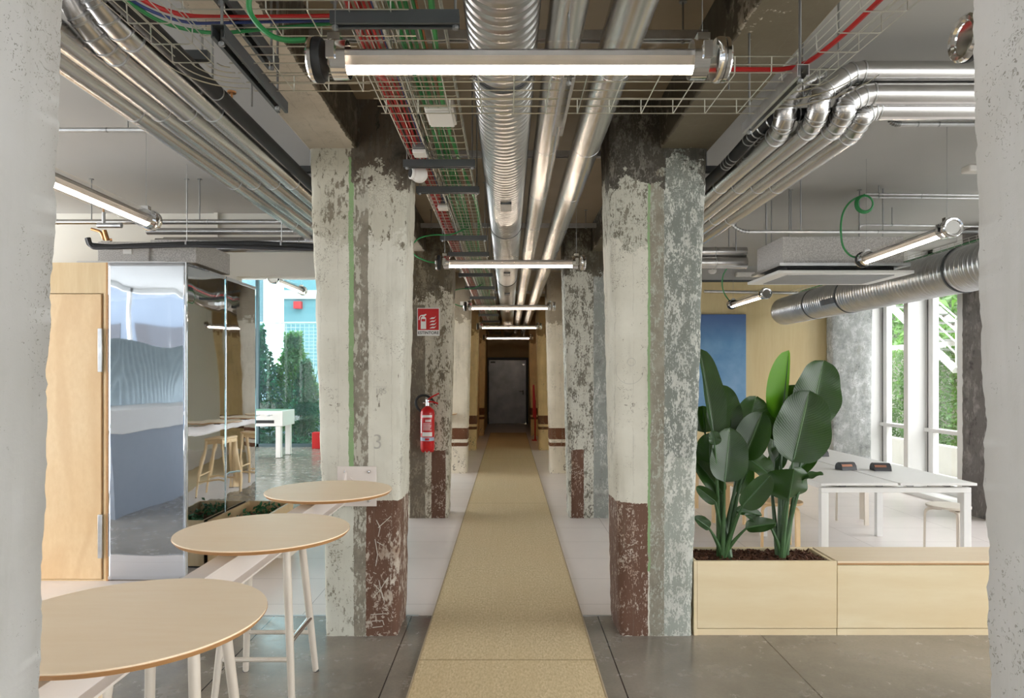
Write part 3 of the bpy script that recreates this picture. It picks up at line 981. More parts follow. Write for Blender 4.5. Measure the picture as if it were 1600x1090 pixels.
MB().tube([q + Vector((0, 0, 0.11)), q + Vector((0, 0, 0.15))], 0.008, 8).lathe([(0, 0.03), (0.008, 0.03)], q + Vector((0, 0, 0.15)), (0, 0, 1), 12).build('handwheel', M['brass'], t)
MB().tube(curve_pts([q + Vector((-0.1, 0, -0.03)), q + Vector((0, -0.03, -0.06)), q + Vector((0.02, -0.03, -0.13)), q + Vector((0.07, 0, -0.12))], 0.04, 4), 0.012, 8).tube([q + Vector((0.03, -.04, -.05)), q + Vector((0.06, -.04, -.15))], 0.018, 8).build('copper_bend', M['brass'], t)
MB().tube([q + Vector((0.02, -0.05, -0.16)), q + Vector((0.09, -0.05, -0.16))], 0.024, 12).build('valve_head', M['white_plastic'], t)
for i, (a, b) in enumerate([((93, 203), (252, 203)), ]):
    pts = [P(60, 203, 4.3), P(262, 203, 4.3)]
    pipe_run('steel_pipe', 'thin steel pipe under the left ceiling, half hidden by the pipe bundle', 'pipe', pts, 0.014, M['galv'], M['rod'], bands=0.43, seg=10)
    MB().tube([P(200, 203, 4.3), Vector((P(200, 203, 4.3).x, 4.3, ZC))], 0.004, 6).build('hanger_rod', M['rod'], loc=tuple(P(200, 203, 4.3)), label='hanger rod holding the thin steel pipe under the left ceiling', cat='rod')
for i, (px, py) in enumerate([(143, 345), (292, 345), (312, 350), (437, 345)]):
    a = P(px, py, 5.9)
    MB().tube([a, (a.x, a.y, ZC)], 0.005, 6).lathe([(0, 0.02), (0.006, 0.02)], (a.x, a.y, ZC - 0.006), (0, 0, 1), 10).build('hanger_rod', M['rod'], loc=tuple(a), label='thin threaded rod above the left cross pipes, ' + ['just left of the brass valve', 'first to the right of the lamp end', 'second to the right of the lamp end', 'nearest the front left pillar'][i], cat='rod', group='rods over the left pipes')
a = P(362, 170, 3.4)
t = thing('shut_off_valve', 'small copper tap standing on a rod beside the black pipe', 'valve', tuple(a))
MB().tube([a, a + Vector((0, 0, 0.05))], 0.014, 10).build('valve_body', M['galv'], t)
MB().tube([a + Vector((0, 0, 0.05)), a + Vector((0, 0, 0.08))], 0.006, 8).lathe([(0, 0.022), (0.008, 0.022)], a + Vector((0, 0, 0.078)), (0, 0, 1), 14).build('handwheel', M['brass'], t)

# ------------------------------------------------------------------ wire trays
def wire_tray(name, label, p0, p1, up, width_dir, w, h, step=0.1, nb=4, r=0.0022, rise=None):
    """basket of welded wire; p0->p1 is the centre line of its bottom"""
    p0, p1, up, wd = Vector(p0), Vector(p1), Vector(up), Vector(width_dir)
    d = (p1 - p0).normalized()
    L = (p1 - p0).length
    m = MB()
    offs = [(-w / 2 + w * k / nb, 0) for k in range(nb + 1)] + [(-w / 2, h), (w / 2, h), (-w / 2, h * 0.5), (w / 2, h * 0.5)]
    for a, b in offs:
        m.tube([p0 + wd * a + up * b, p1 + wd * a + up * b], r, 4, False)
    k = 0.02
    while k < L:
        c = p0 + d * k
        m.tube([c - wd * w / 2 + up * h, c - wd * (w / 2 - 0.004), c - wd * (w / 2 - 0.012) - up * 0.003, c + wd * (w / 2 - 0.012) - up * 0.003, c + wd * (w / 2), c + wd * w / 2 + up * h], r, 4, False)
        k += step
    return m.build(name, M['wire'], loc=tuple(p0), smooth=0, label=label, cat='cable tray')


UP = Vector((0, 0, 1))
wire_tray('cable_tray', 'narrow wire cable tray along the left of the corridor carrying red cables', (-0.505, 1.3, 2.84), (-0.505, 20.5, 2.84), UP, (1, 0, 0), 0.11, 0.05, nb=2)
wire_tray('cable_tray', 'wide wire cable tray along the corridor carrying green cables', (-0.325, 1.3, 2.84), (-0.325, 20.5, 2.84), UP, (1, 0, 0), 0.19, 0.05, nb=4)
wire_tray('cable_tray', 'wire cable tray crossing the corridor just behind the nearest lamp', (-0.50, 2.50, 2.63), (1.0, 2.50, 2.63), UP, (0, 1, 0), 0.36, 0.055, nb=5, step=0.125)
wire_tray('cable_tray', 'wire cable tray crossing under the cream beam left of the nearest lamp', (-0.92, 2.36, 2.63), (-0.50, 2.36, 2.63), UP, (0, 1, 0), 0.22, 0.055, nb=3, step=0.125)
wire_tray('cable_tray', 'wire cable tray with a red cable crossing at the very top left', (-1.00, 2.13, 2.70), (-0.30, 2.13, 2.70), UP, (0, 1, 0), 0.16, 0.055, nb=3, step=0.125)
wire_tray('cable_tray', 'wire cable tray running toward the camera beside the black pipe', (-1.04, 2.26, 2.63), (-1.08, 1.0, 2.63), UP, (1, 0, 0), 0.13, 0.055, nb=2, step=0.125)
wire_tray('cable_tray', 'wire cable tray with a red cable slanting up at the top right', (1.06, 2.50, 2.66), (1.13, 1.2, 2.66), UP, (1, 0, 0), 0.14, 0.055, nb=2, step=0.125)
wire_tray('cable_tray', 'wire cable tray with green cables behind the large duct over the desks', (4.22, 10.0, 2.78), (4.22, 4.2, 2.78), UP, (1, 0, 0), 0.24, 0.05, nb=4)


def bend_wires(name, label, c, r0, r1, a0, a1, z, n=5):
    m = MB()
    for k in range(n):
        r = r0 + (r1 - r0) * k / (n - 1)
        m.tube([(c[0] + r * math.cos(a0 + (a1 - a0) * s / 10), c[1] + r * math.sin(a0 + (a1 - a0) * s / 10), z) for s in range(11)], 0.0022, 4, False)
    m.build(name, M['wire'], loc=(c[0], c[1], z), smooth=0, label=label, cat='cable tray')


bend_wires('cable_tray_bend', 'curved wires joining the left crossing tray to the tray beside the black pipe', (-0.93, 2.25), 0.03, 0.20, math.pi / 2, math.pi, 2.63)
bend_wires('cable_tray_bend', 'curved wires joining the crossing tray to the slanting tray at the right', (0.98, 2.36), 0.02, 0.30, 0, math.pi / 2, 2.64)


def cable(label, pts, r, mat, group=None, name='cable', rad=0.15):
    return MB().tube(curve_pts(pts, rad, 5), r, 8).build(name, mat, loc=tuple(Vector(pts[0])), label=label, cat='cable', group=group)


rnd = random.Random(2)


def long_cable(x, z, r, mat, label, group, y0=1.3, y1=20.3, amp=0.008, name='cable'):
    pts = []
    y = y0
    ph = rnd.uniform(0, 6)
    while y < y1:
        pts.append((x + amp * math.sin(y * 1.7 + ph) + rnd.uniform(-.004, .004), y, z + rnd.uniform(0, 0.003)))
        y += 0.45
    MB().tube(pts, r, 6).build(name, mat, loc=pts[0], label=label, cat='cable', group=group)


for k in range(6):
    long_cable(-0.545 + 0.013 * k, 2.853 + (k % 2) * 0.010, 0.0055, M['red_cable'], 'one of the red cables bundled in the narrow corridor tray', 'red cables in the narrow tray')
for k in range(2):
    long_cable(-0.463 + 0.010 * k, 2.852, 0.0035, [M['blue_cable'], M['white_plastic']][k], ['thin blue cable beside the red ones in the narrow tray', 'thin white cable beside the red ones in the narrow tray'][k], 'thin cables in the narrow tray')
for k in range(7):
    long_cable(-0.400 + 0.013 * k, 2.853 + (k % 2) * 0.010, 0.006, [M['green_cable'], M['green_light']][k % 2], 'one of the green cables bundled in the wide corridor tray', 'green cables in the wide tray')
long_cable(-0.30, 2.852, 0.0045, M['brown_cable'], 'thin orange-brown cable beside the green ones in the wide tray', None)
long_cable(-0.27, 2.856, 0.011, M['green_light'], 'thick bright green cable wandering across the wide tray', None, amp=0.035)
for k in range(3):
    long_cable(4.15 + 0.06 * k, 2.796, 0.009, M['green_cable'], 'one of the green cables in the tray behind the large duct', 'green cables over the desks', y0=4.3, y1=10.0, amp=0.02)
zc = 2.665
cable('red cable lying in the tray that crosses behind the nearest lamp', [(-0.52, 2.9, 2.85), (-0.50, 2.55, 2.74), (-0.42, 2.38, zc), (0.0, 2.37, zc), (0.3, 2.39, zc), (0.7, 2.37, zc), (1.02, 2.40, zc + 0.01), (1.06, 2.2, 2.68), (1.10, 1.3, 2.69)], 0.008, M['red_cable'])
cable('red cable curving through the tray at the very top left', [(-0.30, 2.12, 2.72), (-0.85, 2.12, 2.712), (-1.00, 2.11, 2.71), (-1.08, 2.04, 2.71), (-1.11, 1.8, 2.71), (-1.12, 1.1, 2.71)], 0.0075, M['red_cable'])
cable('thin blue cable beside the red cable at the top left', [(-0.30, 2.145, 2.72), (-0.86, 2.145, 2.710), (-1.01, 2.135, 2.70), (-1.10, 2.04, 2.70), (-1.13, 1.8, 2.70), (-1.14, 1.1, 2.70)], 0.005, M['blue_cable'])
cable('thin green cable sagging under the red cable at the top left', [(-0.50, 2.16, 2.72), (-0.80, 2.18, 2.705), (-0.95, 2.18, 2.69), (-1.07, 2.12, 2.69), (-1.14, 1.9, 2.69)], 0.006, M['green_cable'])
p = [P(478, 62, 1.99), P(452, 64, 1.99), P(425, 58, 1.98), P(404, 40, 1.97), P(390, 20, 1.96), P(388, 2, 1.95), P(400, -30, 1.95), P(440, -60, 1.95)]
cable('thick green lamp cable looping up from the nearest lamp', p, 0.008, M['green_cable'], rad=0.05)


def lamp_loop(y, xl, label, s=1.0):
    z = LZ
    pts = [(xl + 0.02, y, z), (xl - 0.05, y, z + 0.005), (xl - 0.17, y + 0.02, z + 0.06), (xl - 0.20, y + 0.05, z + 0.14), (xl - 0.15, y + 0.1, z + 0.22), (xl - 0.02, y + 0.12, z + 0.255), (xl + 0.12, y + 0.14, z + 0.25), (xl + 0.26, y + 0.2, z + 0.33)]
    cable(label, pts, 0.006, M['green_cable'], rad=0.08)


lamp_loop(5.55, -0.60, 'green lamp cable looping from the second corridor lamp onto the pillar side')
lamp_loop(9.05, -0.60, 'green lamp cable looping from the third corridor lamp')
cable('green lamp cable dropping to the lamp in front of the plywood wall', [P(1136, 419, 8.5), P(1129, 430, 8.6), P(1128, 446, 8.6), P(1132, 460, 8.7), P(1140, 470, 8.82)], 0.008, M['green_cable'])
pts = [P(1352, 304, 5.3), P(1330, 312, 5.35), P(1317, 330, 5.4), P(1313, 355, 5.4), P(1316, 385, 5.4), P(1328, 400, 5.42), P(1342, 403, 5.44)]
cable('green lamp cable hanging down to the lamp over the desks', pts, 0.008, M['green_cable'], rad=0.1)
cc = P(1352, 318, 5.3)
m = MB()
for q in range(4):
    R_ = 0.058 + 0.004 * q
    m.tube([(cc.x + R_ * math.cos(a / 24 * 2 * math.pi), cc.y + 0.006 * q, cc.z + R_ * math.sin(a / 24 * 2 * math.pi)) for a in range(25)], 0.006, 6, False)
m.build('cable_coil', M['green_cable'], loc=tuple(cc), label='coiled loop of green cable tied under the right ceiling', cat='cable')


def rail(label, c0, c1, rods=(), sz=0.041, mat='strut'):
    """slotted channel rail from c0 to c1, rods hang it from the slab"""
    c0, c1 = Vector(c0), Vector(c1)
    t = thing('channel_rail', label, 'rail', tuple(c0))
    d = (c1 - c0).normalized()
    wd = Vector((0, 0, 1)).cross(d).normalized()
    hs = sz / 2
    prof = [(-hs, 0), (hs, 0), (hs, sz), (hs * 0.45, sz), (hs * 0.45, sz - 0.004), (hs - 0.003, sz - 0.004), (hs - 0.003, 0.003), (-hs + 0.003, 0.003), (-hs + 0.003, sz - 0.004), (-hs * 0.45, sz - 0.004), (-hs * 0.45, sz), (-hs, sz)]
    prof = [(a, sz - b) for a, b in prof]
    MB().prism(prof, c0, wd, UP, c1 - c0).build('channel', M[mat], t, smooth=0)
    for s in rods:
        q = c0 + (c1 - c0) * s
        MB().tube([(q.x, q.y, q.z - 0.012), (q.x, q.y, ZC)], 0.0045, 6).lathe([(0, 0.018), (0.005, 0.018)], (q.x, q.y, ZC - 0.005), UP, 12).lathe([(0, 0.010), (0.01, 0.010)], (q.x, q.y, q.z - 0.010), UP, 6).build('threaded_rod', M['rod'], t)
    return t


rail('upper of the two dark slotted rails slanting at the top left', (-0.86, 2.02, 2.72), (-0.86, 2.50, 2.72), (0.05, 0.95))
rail('lower of the two dark slotted rails slanting at the top left', (-0.86, 2.02, 2.60), (-0.86, 2.60, 2.60), (0.05, 0.9))
rail('slotted rail crossing just above the nearest lamp', (-0.54, 2.08, 2.665), (-0.15, 2.08, 2.665), (0.03, 0.97))
rail('slotted rail slanting under the crossing tray at the right', (0.985, 2.28, 2.60), (0.985, 2.82, 2.60), (0.05, 0.95), mat='galv')
rail('slotted rail slanting under the smooth pipes near the middle', (0.205, 2.30, 2.60), (0.205, 2.85, 2.60), (0.05,), mat='galv')
for k, y in enumerate([3.9, 4.45, 6.0, 6.8, 8.2, 9.4, 10.6, 12.0, 13.6, 15.2, 16.8]):
    rail('slotted rail under the two corridor cable trays, %s' % (['just in front of the security camera', 'just behind the security camera', 'right behind the second corridor lamp', 'above the extinguisher sign', 'behind the second pillar pair', 'right behind the third corridor lamp', 'at the third pillar pair', 'behind the third pillar pair', 'right behind the fourth corridor lamp', 'at the fourth pillar pair', 'right behind the farthest corridor lamp'][k]),
         (-0.60, y, 2.79), (-0.19, y, 2.79), (0.05, 0.96))
for k, y in enumerate([3.1, 4.75, 7.0, 9.8, 12.6]):
    rail('long rail bolted across the slab above the ducts, %s' % ['nearest the camera', 'beside the front pillars', 'before the second pillars', 'behind the second pillars', 'behind the third pillars'][k], (-0.90, y, 3.12), (0.90, y, 3.12), (0.06, 0.42, 0.66, 0.94), mat='galv')
for k, (x, y) in enumerate([(1.33, 2.75), (1.38, 3.2), (1.0, 3.1), (-1.24, 3.3), (-1.3, 3.0)]):
    MB().tube([(x, y, 2.9), (x, y, ZC)], 0.0045, 6).lathe([(0, 0.018), (0.005, 0.018)], (x, y, ZC - 0.005), UP, 12).build('hanger_rod', M['rod'], loc=(x, y, 2.9), label='thin steel rod hanging from the slab, ' + ['right of the right beam, nearer the camera', 'right of the right beam before the pipe elbows', 'beside the brown beam behind the crossing tray', 'left of the cream beam, farther from the camera', 'left of the cream beam, nearer the camera'][k], cat='rod', group='rods beside the beams')

# boxes on the trays
c = P(690, 183, 3.25)
t = thing('junction_box', 'white plastic junction box under the green cable tray', 'junction box', (c.x, c.y, c.z))
MB().box(c.x - 0.072, c.x + 0.065, c.y - 0.09, c.y + 0.11, c.z, c.z + 0.055).build('box', M['white_plastic'], t, bevel=0.006)
MB().box(c.x - 0.062, c.x + 0.055, c.y - 0.08, c.y + 0.10, c.z - 0.012, c.z).build('lid', M['white_paint'], t, bevel=0.004)
for k, (px, py, Y, lab) in enumerate([(656, 236, 3.75, 'grey junction box on the red cable tray just above the security camera'), (692, 322, 5.0, 'grey junction box on the red cable tray beyond the security camera')]):
    c = P(px, py, Y)
    t = thing('junction_box', lab, 'junction box', tuple(c))
    MB().box(c.x - 0.035, c.x + 0.035, c.y - 0.06, c.y + 0.06, c.z, c.z + 0.06).build('box', M['grey_plastic'], t, bevel=0.004)
    MB().box(c.x - 0.036, c.x + 0.036, c.y - 0.04, c.y + 0.05, c.z - 0.022, c.z - 0.001).build('cover', M['white_plastic'], t, bevel=0.004)
    for j in (0, 1):
        MB().tube([(c.x + 0.02, c.y - 0.02 + j * 0.04, c.z + 0.055), (c.x + 0.05, c.y - 0.01 + j * 0.04, c.z + 0.075)], 0.010, 8).build('cable_gland', M['green_light'], t)
c = P(760, 478, 10.2)
MB().box(c.x - 0.29 - 0.1, c.x - 0.29 + 0.02, c.y, c.y + 0.15, c.z + 0.02, c.z + 0.07).build('junction_box', M['white_plastic'], loc=tuple(c), bevel=0.004, label='small white junction box on the tray above the third corridor lamp', cat='junction box')
# security camera
c = P(655, 272, 4.12)
t = thing('security_camera', 'white dome security camera at the top of the front left pillar', 'camera', tuple(c))
prof = [(-0.052 + 0.104 * k / 12, 0.052 * math.sin(math.pi * k / 12)) for k in range(13)]
MB().lathe([(-0.052 * math.cos(math.pi * k / 12), 0.052 * math.sin(math.pi * k / 12)) for k in range(13)], c, (0, 0, 1), 24).build('dome', M['white_plastic'], t)
MB().lathe([(0.0, 0.038), (0.012, 0.036)], c + Vector((-0.038, -0.022, 0.0)), (-0.85, -0.5, 0), 20).build('lens_rim', M['white_paint'], t)
MB().lathe([(0.0, 0.030), (0.014, 0.026)], c + Vector((-0.040, -0.023, 0.0)), (-0.85, -0.5, 0), 20).build('lens', M['black'], t)
MB().tube([c + Vector((0, 0, 0.04)), c + Vector((0.02, 0.06, 0.09))], 0.03, 12).build('mount', M['white_plastic'], t)

# ------------------------------------------------------------------ right-hand room: big duct, ceiling units, pipes
t = thing('spiral_duct', 'large spiral steel duct slanting above the desks toward the window pillars', 'duct', (4.03, 7, 2.55))
ridged_duct((4.12, 10.2, 2.565), (3.95, 4.0, 2.52), 0.20, 0.06, 0.003).build('duct_tube', M['duct'], t)
for s in (1.15, 2.1, 4.2):
    collars((4.12, 10.2, 2.565), (3.95, 4.0, 2.52), 0.201, [s], 0.02, 0.006).build('joint_band', M['strut'], t)
dd = Vector((3.95, 4.0, 2.52)) - Vector((4.12, 10.2, 2.565))
pp = Vector((4.12, 10.2, 2.565)) + dd * 0.31
mm = Matrix((Vector((-0.97, 0.027, -0.24)), Vector((-0.027, -1, 0)), Vector((-0.24, 0, 0.97)))).transposed()
MB().obox(pp + Vector((-0.194, 0, -0.048)), (0.02, 0.36, 0.07), mm).build('air_grille', M['strut'], t)

t = thing('ceiling_unit', 'grey speckled ceiling air unit with white grille panel over the desks', 'air unit', (2.95, 6.4, 2.6))
MB().box(2.44, 3.52, 6.08, 6.70, 2.60, 2.84).build('casing', M['speckle'], t, bevel=0.004)
MB().box(2.40, 3.56, 6.04, 6.74, 2.575, 2.60).build('upper_flange', M['galv'], t)
MB().box(2.50, 3.46, 6.13, 6.66, 2.53, 2.575).build('intake_slot', M['black'], t)
MB().box(2.38, 3.58, 6.02, 6.80, 2.505, 2.532).build('grille_frame', M['white_metal'], t, bevel=0.003)
MB().box(2.50, 3.46, 6.12, 6.70, 2.499, 2.506).build('grille', plain('perforated_grey_grille', C(150, 152, 154), 0.6), t)
for x, y in ((2.55, 6.2), (3.4, 6.2), (2.55, 6.62), (3.4, 6.62)):
    MB().tube([(x, y, 2.84), (x, y, ZC)], 0.005, 6).build('threaded_rod', M['rod'], t)
t = thing('ceiling_unit', 'grey speckled ceiling air unit on top of the steel-clad unit', 'air unit', (-3.0, 5.9, 2.5))
MB().box(-3.37, -2.95, 5.60, 6.3, 2.535, 2.70).build('casing', M['speckle'], t, bevel=0.004)
MB().box(-2.95, -2.57, 5.62, 6.3, 2.53, 2.72).build('fan_box', M['speckle'], t, bevel=0.004)
MB().box(-3.52, -2.80, 5.56, 6.4, 2.50, 2.535).build('base_panel', M['white_metal'], t, bevel=0.003)
MB().box(-3.16, -3.09, 5.594, 5.602, 2.60, 2.66).build('rating_plate', M['white_paint'], t)

rx = 8.9
for i, (z, lab) in enumerate([(2.78, 'upper steel-clad pipe crossing behind the front right pillar'), (2.62, 'lower steel-clad pipe crossing behind the front right pillar')]):
    zz = CAMZ + (587 - (392 if i == 0 else 409)) * 6.9 / FPX
    pipe_run('insulated_pipe', lab, 'pipe', [(1.3, 6.95, zz), (2.42, 6.95, zz)], [0.05, 0.062][i], M['alu'], M['galv'], bands=0.8, seg=20)
a, b = P(1142, 349, 5.6), P(1530, 366, 5.6)
pipe_run('steel_pipe', 'thin grey pipe with an elbow running under the right ceiling', 'pipe', [(a.x, 5.6, a.z + 0.06), (a.x + 0.01, 5.6, a.z - 0.02), (a.x + 0.1, 5.6, P(0, 362, 5.6).z), (4.6, 5.6, P(0, 362, 5.6).z)], 0.013, M['galv'], M['rod'], bands=1.1, seg=10, rad=0.04)
pipe_run('steel_pipe', 'short grey pipe with an elbow above the lamp at the right edge', 'pipe', [P(1391, 180, 3.9), P(1391, 190, 3.9), P(1400, 194, 3.9), P(1560, 194, 3.9)], 0.013, M['galv'], M['rod'], bands=0.12, seg=10, rad=0.04, hang=(0.85,))
for i, (y_, Y_) in enumerate([(303, 6.1), (308, 6.15)]):
    pipe_run('steel_pipe', ['upper', 'lower'][i] + ' of two thin conduits side by side under the right ceiling', 'pipe', [P(1352, y_, Y_), P(1560, y_ + 2, Y_)], 0.008, M['galv'], M['rod'], bands=0.5, seg=8, hang=(0.1, 0.9))
pipe_run('steel_pipe', 'thin conduit bending above the lamp over the desks', 'pipe', [P(1341, 366, 6.9), P(1343, 352, 6.9), P(1352, 351, 6.9), P(1560, 354, 6.9)], 0.009, M['galv'], None, seg=8, rad=0.04, hang=(0.2, 0.9))
pipe_run('steel_pipe', 'thin conduit along the top of the plywood wall', 'pipe', [P(1100, 455, 10.5), P(1262, 458, 10.5)], 0.022, M['galv'], None, seg=8)
for i, (px, y0_, y1_, Y_) in enumerate([(1236, 342, 366, 6.25), (1251, 317, 362, 5.6), (1343, 345, 400, 6.25), (1139, 372, 385, 6.9), (1150, 365, 392, 6.9), (1197, 366, 383, 6.2)]):
    a = P(px, y1_, Y_)
    MB().tube([a, (a.x, a.y, ZC)], 0.005, 6).lathe([(0, 0.02), (0.006, 0.02)], (a.x, a.y, ZC - 0.006), UP, 10).build('hanger_rod', M['rod'], loc=tuple(a), label='thin threaded rod under the right ceiling, ' + ['at the left front corner of the air unit', 'holding the thin pipe over the air unit', 'by the green cable', 'leftmost, close to the front right pillar', 'second from the front right pillar', 'just left of the air unit'][i], cat='rod', group='rods under the right ceiling')
c = P(1113, 422, 9.4)
t = thing('smoke_detector', 'small white smoke detector near the plywood wall top', 'detector', tuple(c))
MB().lathe([(0, 0.06), (0.03, 0.055), (0.05, 0.03)], c, (0, 0, -1), 20).build('housing', M['white_plastic'], t)
MB().tube([c, (c.x, c.y, ZC)], 0.006, 6).build('stem', M['white_plastic'], t)
a, b = P(1153, 426, 10.45), P(1182, 431, 10.45)
MB().box(a.x, b.x, 10.5, 10.58, b.z, a.z + 0.02).build('emergency_light', M['white_plastic'], loc=tuple(a), bevel=0.01, label='small white emergency light on the bulkhead over the plywood wall', cat='lamp')
c = P(1519, 262, 5.0)
MB().box(c.x - 0.02, c.x + 0.10, 5.0, 5.1, c.z - 0.02, c.z + 0.03).build('detector', M['white_plastic'], loc=tuple(c), bevel=0.01, label='white detector on the right ceiling cut off by the near pillar', cat='detector')
a, b = P(1100, 491, 10.57), P(1165, 640, 10.57)
t = thing('painting', 'plain blue canvas hanging on the plywood wall', 'painting', (2.4, 10.57, 1.2))
MB().box(2.4, b.x, 10.545, 10.585, b.z, a.z).build('canvas', M['canvas'], t, bevel=0.004)
MB().box(2.42, b.x - 0.02, 10.585, 10.597, b.z + 0.02, a.z - 0.02).build('stretcher', M['ply'], t)

# ------------------------------------------------------------------ left: plywood and steel clad unit
t = thing('cabinet_block', 'tall unit with birch plywood door and mirror-polished steel panels', 'cabinet', (-3.6, 5.33, 0))
MB().box(-5.3, -2.53, 5.36, 6.78, 0.0, 2.46).build('carcass', M['ply'], t)
MB().box(-5.3, -3.165, 5.335, 5.36, 2.245, 2.485).box(-3.165, -3.14, 5.335, 5.36, 0.0, 2.485).box(-5.3, -3.165, 5.335, 5.36, 0, 0.012).build('face_frame', M['ply'], t)
MB().box(-3.142, -3.127, 5.33, 5.36, 0.0, 2.485).build('edge_strip', M['ply_edge'], t)
dr = MB().box(-5.2, -3.178, 5.325, 5.352, 0.016, 2.238).build('door', M['ply_door'], t, bevel=0.002)
for z0, z1 in ((1.63, 1.97), (0.18, 0.52)):
    MB().box(-3.198, -3.165, 5.312, 5.334, z0, z1).build('hinge', M['galv'], dr, bevel=0.003)


def wavy_panel(x0, y0, x1, y1, z0, z1, nrm, amp, seed, nu=30, nv=80):
    rnd = random.Random(seed)
    ph = [rnd.uniform(0, 6.28) for _ in range(6)]
    vs, fs = [], []
    for j in range(nv + 1):
        for i in range(nu + 1):
            u, v = i / nu, j / nv
            e = min(1, 6 * min(u, 1 - u)) * min(1, 10 * min(v, 1 - v))
            a = amp * e * (math.sin(5 * u + 7 * v + ph[0]) + 0.6 * math.sin(11 * v - 4 * u + ph[1]) + 0.25 * math.sin(23 * v + ph[2]))
            vs.append((x0 + (x1 - x0) * u + nrm[0] * a, y0 + (y1 - y0) * u + nrm[1] * a, z0 + (z1 - z0) * v))
    for j in range(nv):
        for i in range(nu):
            q = j * (nu + 1) + i
            fs.append((q, q + 1, q + nu + 2, q + nu + 1))
    return MB().add(vs, fs)


def steel_panel(x0, y0, x1, y1, nrm, seed):
    m = wavy_panel(x0 + nrm[0] * .004, y0 + nrm[1] * .004, x1 + nrm[0] * .004, y1 + nrm[1] * .004, 0.01, 2.485, nrm, 0.0008, seed)
    o = m.build('mirror_panel', M['mirror'], t, smooth=180)
    md = o.modifiers.new('thickness', 'SOLIDIFY')
    md.thickness = 0.003
    md.offset = 0
    return o


steel_panel(-3.127, 5.335, -2.52, 5.335, (0, -1, 0), 1)
steel_panel(-2.52, 5.335, -2.52, 6.07, (1, 0, 0), 2)
steel_panel(-2.52, 6.075, -2.52, 6.80, (1, 0, 0), 3)
MB().box(-2.524, -2.514, 5.328, 5.338, 0, 2.487).box(-3.13, -2.52, 5.33, 5.34, 2.482, 2.49).build('steel_edge', M['galv'], t)

t = thing('planter_box', 'low plywood planter box with small leaves standing against the mirrored panels', 'planter', (-2.3, 6.1, 0))
MB().box(-2.50, -2.07, 5.67, 5.688, 0.02, 0.40).box(-2.50, -2.07, 6.55, 6.568, 0.02, 0.40).box(-2.088, -2.07, 5.688, 6.55, 0.02, 0.40).box(-2.50, -2.482, 5.688, 6.55, 0.02, 0.40).build('box', M['ply'], t, bevel=0.001)
MB().box(-2.48, -2.09, 5.70, 6.54, 0.0, 0.02).build('base', M['black'], t)
MB().box(-2.48, -2.09, 5.69, 6.548, 0.02, 0.29).build('soil', M['mulch'], t)
rnd = random.Random(5)


def leafcard(m, c, s, rnd, flat=0.0):
    d = Vector((rnd.gauss(0, 1), rnd.gauss(0, 1), rnd.gauss(0, 1) * (1 - flat))).normalized()
    u = d.orthogonal().normalized()
    w = d.cross(u)
    k = w * 0.14 * s
    a, b, c2, d2 = c - d * s * 0.5, c + u * s * 0.26 + k, c + d * s * 0.55, c - u * s * 0.26 + k
    m.add([a, b, c2, d2], [(0, 1, 2), (0, 2, 3)])


for (cx, cy, nn, lab) in ((-2.28, 6.38, 60, 'small green plant peeking over the back of the low plywood planter'), (-2.30, 5.95, 60, 'small green plant at the front of the low plywood planter')):
    m = MB()
    for k in range(nn):
        leafcard(m, Vector((cx + rnd.gauss(0, .06), cy + rnd.gauss(0, .05), 0.36 + rnd.gauss(0, .025))), 0.05, rnd)
    o = m.build('small_plant', M['foliage_dark'], loc=(cx, cy, 0.3), smooth=0, label=lab, cat='plant')
    st = MB()
    for k in range(6):
        st.tube([(cx, cy, 0.28), (cx + rnd.gauss(0, .05), cy + rnd.gauss(0, .04), 0.36)], 0.003, 5)
    st.build('stem', M['stem'], o, loc=(cx, cy, 0.3))

# ------------------------------------------------------------------ white I-beam, round tables, stools
t = thing('table_beam', 'white steel I-beam bolted to the front left pillar carrying the round tables', 'beam', (-0.99, 2.6, 0.9))
prof = [(-.037, 0), (.037, 0), (.037, .008), (.004, .011), (.004, .103), (.037, .106), (.037, .114), (-.037, .114), (-.037, .106), (-.004, .103), (-.004, .011), (-.037, .008)]
MB().prism(prof, (-1.005, 1.0, 0.842), (1, 0, 0), (0, 0, 1), (0.0, 3.187, 0)).build('i_beam', M['beam_white'], t, smooth=0, bevel=0.001)
MB().box(-1.05, -0.81, 4.187, 4.196, 0.80, 1.045).build('end_plate', M['beam_white'], t, bevel=0.002)
MB().prism([(0, 0), (0.10, 0), (0, 0.07)], (-1.0, 4.187, 0.956), (0, -1, 0), (0, 0, 1), (0.008, 0, 0)).prism([(0, 0), (.05, 0), (0, .05)], (-0.968, 4.187, 0.93), (1, 0, 0), (0, 0, 1), (0, -0.008, 0)).build('gusset', M['beam_white'], t, smooth=0)
for x in (-1.0, -0.855):
    for z in (1.012, 0.835):
        MB().lathe([(0, 0.011), (0.004, 0.011), (0.004, 0.008), (0.012, 0.007), (0.014, 0.0)], (x, 4.187, z), (0, -1, 0), 12).build('bolt', M['chrome'], t)
m = MB()
for y in (1.25, 2.2, 3.15, 4.0):
    m.box(-1.038, -1.009, y, y + 0.008, 0.852, 0.947).box(-1.001, -0.972, y, y + 0.008, 0.852, 0.947)
m.build('stiffener', M['beam_white'], t)


